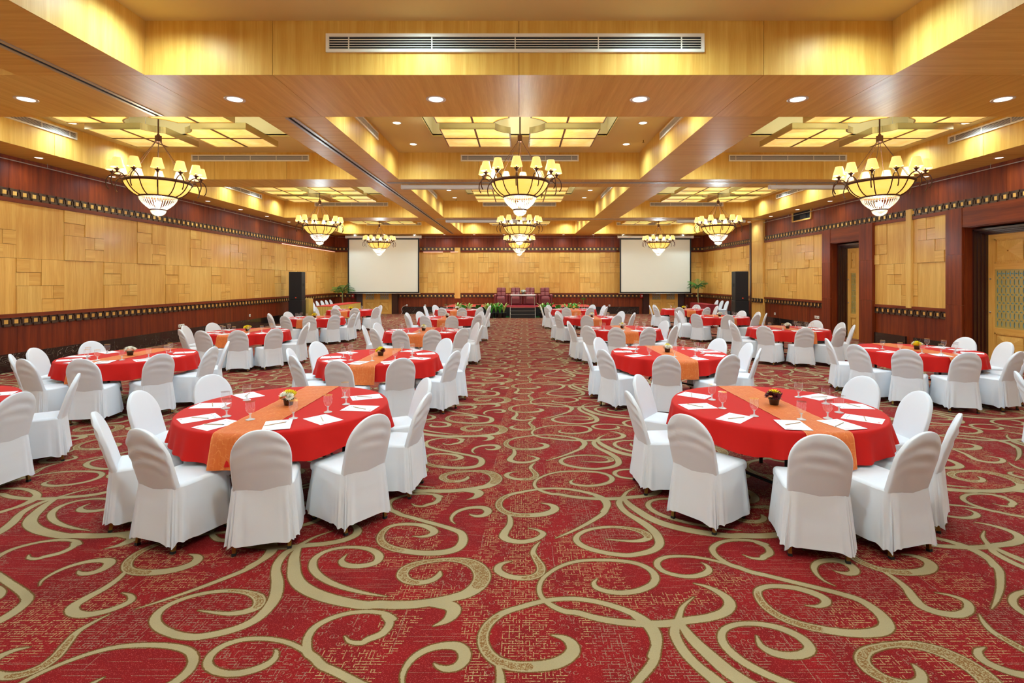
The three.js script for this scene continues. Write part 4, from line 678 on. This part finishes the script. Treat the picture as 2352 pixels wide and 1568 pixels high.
function spread(list, least) { const a = [...list]; for (let it = 0; it < 40; it++) for (let i = 0; i + 1 < a.length; i++) { const gap = a[i + 1] - a[i]; if (gap < least) { const p = (least - gap) / 2; a[i] -= p; a[i + 1] += p; } } return a; }
const TABLES = [
  ['A', 5, -2.21, 5.00, [-123, -88, -53, -20, 16, 49, 84, 116], 'yw'], ['C', 5, 2.43, 5.01, [-126, -87, -51, -13, 15, 49, 86, 118], 'dy'],
  ['B', 5, -6.08, 5.05, [83, 127], 'w'], ['D', 5, 6.85, 5.2, [-127], 'w'],
  ['B', 4, -6.21, 8.34, [-120, -81, -48, -19, 15, 51, 87, 121], 'w'], ['A', 4, -2.21, 8.29, [-119, -81, -45, -7, 28, 69, 110, 144], 'yd'],
  ['C', 4, 2.48, 8.70, [-133, -98, -58, -17, 23, 64, 95, 124], 'wy'], ['D', 4, 6.89, 9.06, [-109, -71, -41, -14, 22, 54, 86, 114], 'yw'],
  ['B', 3, -6.42, 12.35, [-119, -84, -41, -13, 20, 51, 90, 125], 'y'], ['A', 3, -2.27, 12.5, [-112, -81, -43, -11, 18, 47, 85, 118], 'wy'],
  ['C', 3, 2.6, 13.1, [-112, -76, -49, -17, 13, 50, 87, 116], 'wy'], ['D', 3, 6.72, 13.06, [-129, -87, -48, -13, 24, 62, 96, 121], 'w'],
  ['B', 2, -6.65, 17.0, [-120, -83, -47, -15, 14, 46, 82, 106], 'y'], ['A', 2, -2.33, 17.0, [-128, -100, -60, -22, 14, 52, 95, 130], 'w'],
  ['C', 2, 2.4, 17.2, [-130, -100, -60, -14, 25, 60, 90, 125], 'wy'], ['D', 2, 6.72, 17.5, [-130, -97, -53, -11, 30, 66, 98, 126], 'w'],
  ['B', 1, -6.9, 21.4, [-137, -83, -5, 25, 63, 135], 'y'], ['A', 1, -2.55, 21.7, [-130, -97, -20, 14, 47, 77, 110], 'w'],
  ['C', 1, 2.3, 21.9, [-133, -95, -59, -18, 22, 66, 108, 137], 'yd'], ['D', 1, 6.95, 22.0, [-131, -106, -74, -25, 21, 90, 140], 'y'],
];
for (const [col, k, cx, cd, angles, flower] of TABLES) {
  const at = `${ordinal[k - 1]} table from stage, ${rowName[col]}`, grp = (w) => `${w} of the ${ordinal[k - 1]} table, ${rowName[col]}`, short = `${ordinal[k - 1]} table from stage, ${rowName[col]}`;
  const t = tableProto.clone(); t.name = numbered('round_table'); t.position.set(cx, 0, -cd); t.rotation.y = 0.35 + R() * 0.3; scene.add(t); tag(t, `round folding table with black legs, ${at}`, 'table');
  solo('tablecloth', pick(clothGeos), M.redCloth, `red round cloth on the ${at}`, 'tablecloth', cx, 0, cd, R() * 6);
  solo('table_runner', runnerGeo, M.runner, `sheer orange runner on the ${at}`, 'runner', cx, 0, cd, 0);
  flowers(cx + rr(-0.02, 0.02), TY + 0.0055, cd, flower, `pot of ${flowerNames[flower]} on ${at}`);
  spread(angles, RADII[col + k] ? 28.5 : 30.5).forEach((deg, seat) => {
    const rad0 = (RADII[col + k] || [])[seat];
    const a = deg * Math.PI / 180, rad = rad0 ? Math.max(1.35, rad0) - 0.345 : 1.035 + rr(-0.02, 0.02), s = Math.sin(a), c = Math.cos(a);
    chair(cx + rad * s, cd - rad * c, a + Math.PI + rr(-0.05, 0.05), `white covered chair, ${short}, ${counted[seat]} counterclockwise from its stage-side gap`, grp('chairs'));
    const onRunner = (x) => Math.abs(x - cx) < 0.24 ? 0.0062 : 0.0012;
    const pa = a + rr(-0.06, 0.06), pr = 0.735, px = cx + pr * Math.sin(pa), pd = cd - pr * Math.cos(pa), py = TY + onRunner(px);
    const turn = pa + rr(-0.12, 0.12);
    const pp = solo('paper_sheet', paperGeo, M.paper, `paper sheet before ${counted[seat]} counterclockwise chair from stage-side gap, ${short}`, 'paper', px, py, pd, turn, grp('papers'));
    const pc = thing('pencil', `pencil before ${counted[seat]} counterclockwise chair from stage-side gap, ${short}`, 'pencil', px + rr(-0.03, 0.03), py + 0.0048, pd + rr(-0.03, 0.03), turn + rr(0.2, 1.2), grp('pencils')); part('shaft', pencilBody, M.pencil, pc); part('tip', pencilTip, M.graphite, pc);
    const ga = a + 0.19 + rr(-0.03, 0.03), gr = 0.545, gx = cx + gr * Math.sin(ga), gd = cd - gr * Math.cos(ga);
    const gl = thing('water_goblet', `water glass before ${counted[seat]} counterclockwise chair from stage-side gap, ${short}`, 'glass', gx, TY + onRunner(gx), gd, R() * 6, grp('glasses')); part('bowl', goblet, M.glass, gl); part('stem_foot', gobletFoot, M.footGlass, gl); part('film_cover', gobletCover, M.film, gl);
  });
}
// ================================================================ ALONG THE WALLS
// pleated skirted tables
function skirted(x0, x1, d0, d1, topMat, skirtMat, label, amp) {
  const g = thing('skirted_table', label, 'table', (x0 + x1) / 2, 0, (d0 + d1) / 2), w = x1 - x0, L = d1 - d0;
  part('tabletop', bx(w, 0.035, L, 0, 0.745, 0), topMat, g); part('top_hem', merge([bx(0.006, 0.05, L, w / 2 + 0.003, 0.735, 0), bx(0.006, 0.05, L, -w / 2 - 0.003, 0.735, 0), bx(w, 0.05, 0.006, 0, 0.735, L / 2 + 0.003), bx(w, 0.05, 0.006, 0, 0.735, -L / 2 - 0.003)]), topMat, g);
  const per = 2 * (w + L);
  part('skirt', grid(900, 6, (u, v) => { let s = u * per, x, z, nx = 0, nz = 0; if (s < w) { x = -w / 2 + s; z = L / 2; nz = 1; } else if (s < w + L) { x = w / 2; z = L / 2 - (s - w); nx = 1; } else if (s < 2 * w + L) { x = w / 2 - (s - w - L); z = -L / 2; nz = -1; } else { x = -w / 2; z = -L / 2 + (s - 2 * w - L); nx = -1; }
    const f = amp * (0.35 + 0.65 * (1 - v)) * (Math.sin(u * per * 52) + 0.5 * Math.sin(u * per * 23 + 1)); return [x + nx * (0.012 + f), 0.02 + 0.715 * v, z + nz * (0.012 + f)]; }), skirtMat, g);
}
skirted(-9.62, -8.87, 24.65, 29.3, M.stageRed, M.goldCloth, 'long buffet table with red top and pleated gold skirt', 0.013);
skirted(9.42, 9.95, 26.1, 28.7, M.crimson, M.crimson, 'short registration table fully draped in crimson cloth', 0.003);
[25.85, 26.5, 27.15, 27.8, 28.45, 29.1].forEach((d, i) => chair(-10.15, d, Math.PI / 2 + rr(-0.06, 0.06), `white covered chair behind the gold skirted table, ${counted[5 - i]} from the palm`, 'chairs behind the gold skirted table'));
[27.1, 27.8, 28.5].forEach((d, i) => chair(10.47, d, -Math.PI / 2 + rr(-0.06, 0.06), `white covered chair behind the crimson draped table, ${counted[2 - i]} from the palm`, 'chairs behind the crimson table'));
// draped cocktail table behind the loudspeaker
{ const g = thing('cocktail_table', 'tall round stand draped in gold cloth behind the loudspeaker stack', 'table', -10.17, 0, 25.1); part('cloth', grid(72, 10, (u, v) => { const a = u * 6.2832, r = 0.25 + 0.03 * (1 - v) + 0.012 * (1 - v * 0.6) * Math.cos(14 * a); return [r * Math.cos(a), 0.015 + 1.085 * v, r * Math.sin(a)]; }, true), M.goldCloth, g); part('top', lathe([[0, 1.105], [0.25, 1.103], [0.256, 1.095], [0.25, 1.09], [0, 1.09]], 40), M.goldCloth, g); }
// loudspeakers on subwoofers
for (const [x, d, side, turn] of [[-10.25, 24.1, 'doorless wall', 0.06], [9.92, 23.4, 'side-door wall', -0.06]]) {
  const sub = thing('subwoofer', `black subwoofer under the tall loudspeaker by the ${side}`, 'subwoofer', x, 0, d, turn, 'subwoofers');
  part('cabinet', new RoundedBoxGeometry(0.6, 1.04, 0.52, 3, 0.015), M.black, sub, 0, 0.55, -0.05); part('front_grille', bx(0.55, 0.98, 0.012, 0, 0.55, 0.212), M.speaker, sub); for (const s of [-1, 1]) part('foot_rail', bx(0.06, 0.03, 0.46, s * 0.22, 0.015, -0.05), M.rubber, sub);
  const sp = thing('loudspeaker', `tall black loudspeaker standing on a subwoofer by the ${side}`, 'loudspeaker', x, 1.07, d, turn, 'tall loudspeakers');
  part('cabinet', new RoundedBoxGeometry(0.575, 1.3, 0.5, 3, 0.015), M.black, sp, 0, 0.652, -0.05); part('front_grille', bx(0.54, 1.24, 0.012, 0, 0.652, 0.202), M.speaker, sp); part('badge', bx(0.062, 0.042, 0.006, 0.03, 0.115, 0.211), M.badge, sp); for (const s of [-1, 1]) part('grip', bx(0.01, 0.14, 0.2, s * 0.288, 0.7, -0.05), M.rubber, sp);
}
// potted palms
function frond(len, droop, seed) {
  const r = rng(seed), out = [], N = 17, at = (t) => [len * t * (1 - 0.22 * droop * t), len * (0.55 * t - droop * 0.95 * t * t)];
  for (let k = 2; k <= N; k++) for (const s of [-1, 1]) { const t = k / N, [x, y] = at(t), L = len * 0.46 * Math.sin(Math.PI * (0.16 + 0.8 * t)) + 0.05, w = 0.02; const sw = 0.5 + 0.35 * r();
    out.push(grid(2, 4, (u, v) => { const q = v * L; return [x + q * 0.62, y + (0.10 + 0.05 * r()) * q - 0.75 * q * q / L * sw + (Math.abs(u - 0.5) * -0.01), s * (q * 0.78) + (u - 0.5) * w * Math.sin(Math.PI * (0.08 + 0.9 * v)) * 2]; })); }
  out.push(tube(Array.from({ length: 7 }, (_, i) => { const [x, y] = at(i / 6); return [x, y, 0]; }), 0.007, 14, 5)); return merge(out);
}
const frondGeos = [frond(0.72, 0.55, 1), frond(0.66, 0.85, 2), frond(0.6, 0.3, 3)];
for (const [x, d, th, lab, k] of [[-10.05, 29.75, 1.25, 'young potted palm in the corner beside the gold skirted table', 0], [10.15, 29.6, 1.5, 'young potted palm with slender trunk beside the crimson table', 1]]) {
  const g = thing('potted_palm', lab, 'plant', x, 0, d);
  part('pot', lathe([[0, 0], [0.15, 0], [0.2, 0.3], [0.215, 0.32], [0.19, 0.32], [0.18, 0.28], [0, 0.27]], 24), M.pot, g); part('trunk', tube([[0, 0.25, 0], [0.015, 0.7, 0.01], [-0.01, 1.0, 0], [0, th + 0.02, 0]], 0.03, 16, 8), M.trunk, g);
  for (let i = 0; i < 9; i++) { const f = part('frond', frondGeos[i % 3], M.leaf[(i + k) % 3], g, 0, th - 0.02 + 0.012 * i, 0); f.rotation.y = i * 2.4 + k; f.rotation.z = 0.25 + 0.5 * (i / 9); f.scale.setScalar(k ? 1.0 : 1.05); }
}
// ---------------------------------------------------------------- stage
const SH = 0.57;
{
  const g = thing('stage', 'low black stage with red carpet top under the recliners', 'stage', 0, 0, 29.45);
  part('platform', bx(7.9, SH - 0.03, 2.9, 0, (SH - 0.03) / 2, 0), M.black, g);
  part('carpet', bx(7.9, 0.03, 2.9, 0, SH - 0.015, 0), M.stageRed, g); part('centre_carpet', bx(3.0, 0.012, 2.86, 0.25, SH + 0.006, 0.0), M.stageDark, g);
  part('grass_edging', (() => { const r = rng(5), out = []; for (let k = 0; k < 900; k++) { const x = rr(-3.9, 3.9, r); if (Math.abs(x - 0.2) < 0.72) continue; const h = rr(0.05, 0.1, r), z = 1.5 + rr(0, 0.12, r), a = r() * 3; const b = new THREE.ConeGeometry(0.014, h, 3); b.rotateX(rr(-0.3, 0.3, r)); b.rotateY(a); b.translate(x, h / 2, z); out.push(b); } return merge(out); })(), M.grass, g).userData.kind = 'stuff';
  const s = thing('stage_steps', 'black steps with steel side frames and red top tread', 'steps', 0.2, 0, 27.52);
  for (let i = 0; i < 3; i++) { part('tread', bx(1.3, 0.03, 0.24, 0, 0.17 + i * 0.185, -0.12 - i * 0.13 + 0.17), i === 2 ? M.stageDark : M.black, s); part('riser', bx(1.26, 0.15, 0.02, 0, 0.085 + i * 0.185, -i * 0.13 + 0.16), M.black, s); part('nosing', bx(1.3, 0.012, 0.02, 0, 0.188 + i * 0.185, 0.165 - i * 0.13), M.aluminium, s); }
  for (const q of [-1, 1]) part('side_frame', merge([bar([q * 0.66, 0, 0.2], [q * 0.66, 0.56, -0.12], 0.016, 8), bar([q * 0.66, 0, -0.28], [q * 0.66, 0.56, -0.28], 0.016, 8), bar([q * 0.66, 0.56, -0.12], [q * 0.66, 0.56, -0.3], 0.016, 8)]), M.aluminium, s);
}
// recliners
const reclinerProto = (() => {
  const g = new THREE.Group(); g.name = 'recliner'; const rb = (w, h, d, r = 0.05) => new RoundedBoxGeometry(w, h, d, 4, r);
  part('base', rb(0.6, 0.3, 0.66, 0.03), M.leather, g, 0, 0.17, 0.02); part('seat_cushion', rb(0.5, 0.18, 0.62, 0.07), M.leather2, g, 0, 0.4, 0.06); part('foot_panel', rb(0.5, 0.3, 0.08, 0.035), M.leather, g, 0, 0.22, 0.37);
  for (const sx of [-1, 1]) { const a = part('armrest', rb(0.16, 0.58, 0.72, 0.078), M.leather, g, sx * 0.33, 0.3, 0.0); part('arm_pad', rb(0.15, 0.09, 0.7, 0.044), M.leather2, a, 0, 0.262, 0.012); }
  const b = part('back_frame', rb(0.53, 0.68, 0.16, 0.075), M.leather, g, 0, 0.65, -0.33); b.rotation.x = -0.16;
  for (const sx of [-1, 1]) for (let k = 0; k < 2; k++) part('back_cushion', rb(0.25, 0.26, 0.13, 0.06), M.leather2, b, sx * 0.124, -0.05 + k * 0.25, 0.06);
  for (const [sx, sz] of [[-1, 1], [1, 1], [-1, -1], [1, -1]]) part('foot', new THREE.CylinderGeometry(0.025, 0.02, 0.04, 10), M.black, g, sx * 0.26, 0.02, sz * 0.26);
  return g;
})();
[-1.02, -0.2, 0.64, 1.5].forEach((x, i) => { const c = reclinerProto.clone(); c.name = numbered('recliner'); c.position.set(x, SH + 0.013, -29.9); scene.add(c); tag(c, ['maroon leather recliner at the end of the row, beside the gold table side', 'maroon leather recliner second in the row from the gold table side', 'maroon leather recliner second in the row from the crimson table side', 'maroon leather recliner at the end of the row, beside the crimson table side'][i], 'armchair', 'recliners on the stage'); });
{
  const g = thing('coffee_table', 'slim steel-legged table with white top and red runner on the stage', 'table', 0.22, SH + 0.013, 28.6), tw = 1.36;
  part('tabletop', new RoundedBoxGeometry(tw, 0.07, 0.5, 3, 0.015), M.white, g, 0, 0.6, 0); part('runner', bx(tw - 0.1, 0.006, 0.34, 0, 0.638, 0), M.stageDark, g); part('apron', bx(tw - 0.06, 0.04, 0.46, 0, 0.55, 0), M.black, g);
  for (const [sx, sz] of [[-1, 1], [1, 1], [-1, -1], [1, -1]]) part('leg', bar([sx * 0.63, 0, sz * 0.2], [sx * 0.63, 0.56, sz * 0.2], 0.016, 8), M.aluminium, g);
  const y = SH + 0.013 + 0.642;
  for (const [n, x] of [-0.5, -0.24, 0.26, 0.46].entries()) { const gl = thing('water_goblet', `clear stemmed water glass on the stage table, ${counted[n]} from the gold table end`, 'glass', 0.22 + x, y, 28.55, 0, 'glasses on the stage table'); gl.scale.setScalar(1.25); part('bowl', goblet, M.glass, gl); part('stem_foot', gobletFoot, M.footGlass, gl); }
  flowers(0.24, y, 28.5, 'w', 'dark pot of white chrysanthemums on the stage table');
  scene.children[scene.children.length - 1].scale.setScalar(2.0);
}
// foliage along the stage front
function plantGeo(kind, seed) {
  const r = rng(seed), out = [];
  if (kind === 'fern') for (let k = 0; k < 12; k++) { const a = k / 12 * 6.28 + r(), L = rr(0.28, 0.42, r); for (let j = 1; j < 9; j++) for (const s of [-1, 1]) { const t = j / 9, rad = L * t, y = 0.28 * Math.sin(t * 2.2) * 1.3, ll = 0.09 * (1.1 - t); out.push(grid(1, 2, (u, v) => { const q = v * ll, w = (u - 0.5) * 0.022 * (1 - v * 0.8); return [Math.cos(a) * (rad + w + q * 0.3) - Math.sin(a) * s * q, y - 0.25 * q, Math.sin(a) * (rad + w + q * 0.3) + Math.cos(a) * s * q]; })); } }
  else for (let k = 0; k < (kind === 'broad' ? 9 : 13); k++) {
    const a = k * 2.4 + r(), L = kind === 'broad' ? rr(0.22, 0.34, r) : rr(0.3, 0.5, r), up = kind === 'broad' ? rr(0.3, 0.5, r) : rr(0.35, 0.6, r), w = kind === 'broad' ? 0.13 : 0.05, out0 = rr(0.3, 0.6, r);
    out.push(grid(4, 6, (u, v) => { const rad = L * out0 * v + 0.12 * v * v, y = up * (v * 1.5 - 0.75 * v * v), ww = (u - 0.5) * 2 * w * Math.pow(Math.sin(Math.PI * clamp(0.06 + 0.94 * Math.max(0, (v - 0.25) / 0.75))), 0.8) + (u - 0.5) * 0.012; return [Math.cos(a) * rad - Math.sin(a) * ww, y - Math.abs(u - 0.5) * 0.02, Math.sin(a) * rad + Math.cos(a) * ww]; }));
  }
  return merge(out);
}
const plantKinds = { fern: plantGeo('fern', 3), hosta: plantGeo('hosta', 4), broad: plantGeo('broad', 5), hosta2: plantGeo('hosta', 6) };
const plantWords = { fern: 'feathery fern', hosta: 'pale green strap-leaved plant', broad: 'broad-leaved dark green plant', hosta2: 'yellowish strap-leaved plant' };
const stagePots = [[-3.75, 'fern', 0], [-3.2, 'hosta2', 4], [-2.65, 'hosta', 3], [-2.15, 'broad', 0], [-1.68, 'hosta', 4], [-1.22, 'hosta2', 3], [-0.8, 'hosta', 4], [-2.92, 'broad', 1], [-1.45, 'hosta', 1], [-1.0, 'broad', 1], [1.2, 'hosta', 4], [1.62, 'hosta2', 1], [2.08, 'broad', 1], [2.55, 'hosta', 3], [3.02, 'hosta2', 3], [1.42, 'broad', 1], [2.8, 'hosta', 1], [3.8, 'fern', 0]];
const nine = [...counted, 'ninth', 'tenth', 'eleventh'], place = (x) => { const xs = stagePots.map((p) => p[0]).filter((q) => q * x > 0).sort((a, b) => Math.abs(b) - Math.abs(a)); return `${nine[xs.indexOf(x)]} from its ${x < 0 ? 'gold' : 'crimson'} table end`; };
stagePots.forEach(([x, kind, mat], i) => {
  const g = thing('potted_plant', `${plantWords[kind]} potted along the stage front, ${place(x)}`, 'plant', x, 0, [-2.92, -1.45, -1.0, 1.42, 2.8].includes(x) ? 27.42 : 27.6, i * 1.3, 'potted plants along the stage front');
  part('pot', lathe([[0, 0], [0.1, 0], [0.13, 0.26], [0.14, 0.27], [0.12, 0.27], [0.11, 0.24], [0, 0.23]], 16), M.black, g);
  part('foliage', plantKinds[kind], M.leaf[mat], g, 0, 0.24, 0).scale.set(0.78, 1.35, 0.78);
});
{ const g = thing('lily_leaf_plant', 'single round leaf on a tall thin stem at the stage front', 'plant', 3.42, 0, 27.7); part('stem', tube([[0, 0.2, 0], [0.02, 0.6, 0], [0, 0.97, 0]], 0.008, 12, 5), M.leaf[1], g); part('leaf_blade', grid(6, 8, (u, v) => [(u - 0.5) * 0.34 * Math.sin(Math.PI * (0.1 + 0.85 * v)) , 0.96 + 0.1 * v - 0.05 * Math.pow(u - 0.5, 2), (v - 0.5) * 0.2]), M.leaf[1], g); part('pot', lathe([[0, 0], [0.08, 0], [0.1, 0.22], [0.08, 0.22], [0, 0.2]], 14), M.black, g); }
// ---------------------------------------------------------------- small fittings on the walls
for (const [x, l] of [[-9.8, 'beside the gold table door'], [7.25, 'beside the crimson table door']]) { const g = thing('fire_extinguisher', `red fire extinguisher hung on the stage wall ${l}`, 'extinguisher', x, 0.93, ZB - 0.14); part('cylinder', lathe([[0, 0], [0.085, 0.003], [0.09, 0.02], [0.09, 0.24], [0.06, 0.285], [0.03, 0.3], [0, 0.3]], 18), M.redPaint, g); part('valve', bx(0.05, 0.06, 0.04, 0, 0.32, 0), M.black, g); part('hose', tube([[0.02, 0.33, 0], [0.11, 0.28, 0.02], [0.11, 0.1, 0.03], [0.09, 0.06, 0.05]], 0.01, 16, 6), M.black, g); part('instruction_label', bx(0.08, 0.09, 0.004, 0.0, 0.15, 0.09), M.white, g); part('wall_bracket', bx(0.06, 0.2, 0.07, 0, 0.15, -0.09), M.redPaint, g); }
function socket(x, y, d, turn, n, label) { const g = thing('wall_socket', label, 'socket', x, y, d, turn); part('plate', new RoundedBoxGeometry(0.095 * n, 0.1, 0.02, 2, 0.006), M.white, g, 0, 0, 0.01); for (let i = 0; i < n; i++) part('outlet', new THREE.CylinderGeometry(0.02, 0.02, 0.006, 12).rotateX(Math.PI / 2), M.slot, g, (i - (n - 1) / 2) * 0.095, 0, 0.021); }
socket(-WX + 0.02, 0.5, 16.9, Math.PI / 2, 3, 'triple white wall socket on the doorless wall, above the marble skirting'); socket(-WX + 0.02, 0.55, 21.2, Math.PI / 2, 1, 'single white wall socket on the doorless wall, above the marble skirting');
socket(WX - 0.02, 0.55, 22.3, -Math.PI / 2, 1, 'single white wall socket on the side-door wall, above the marble skirting'); socket(WX - 0.02, 0.62, 19.15, -Math.PI / 2, 3, 'triple white wall socket on the side-door wall, near the nearer carved door');
socket(-6.63, 0.52, ZB - 0.085, 0, 1, 'white wall socket with a cable on the stage wall'); socket(-5.55, 0.5, ZB - 0.085, 0, 1, 'wall socket on the stage wall between cable and stage'); socket(5.35, 0.5, ZB - 0.085, 0, 1, 'wall socket on the stage wall, on the crimson table side');
solo('power_cable', tube([[0, 0.5, 0], [-0.18, 0.46, 0.03], [-0.3, 0.3, 0.04], [-0.26, 0.12, 0.05], [-0.3, 0.01, 0.12]], 0.008, 30, 6), M.white, 'white power cable hanging from a socket to the floor by the stage wall', 'cable', -6.63, 0, ZB - 0.1);
// ---------------------------------------------------------------- shadows on, hand over
scene.traverse((o) => { if (o.isMesh) { o.castShadow = true; o.receiveShadow = true; } else if (o.isPointLight || o.isSpotLight) o.castShadow = true; });
renderer.render(scene, camera);
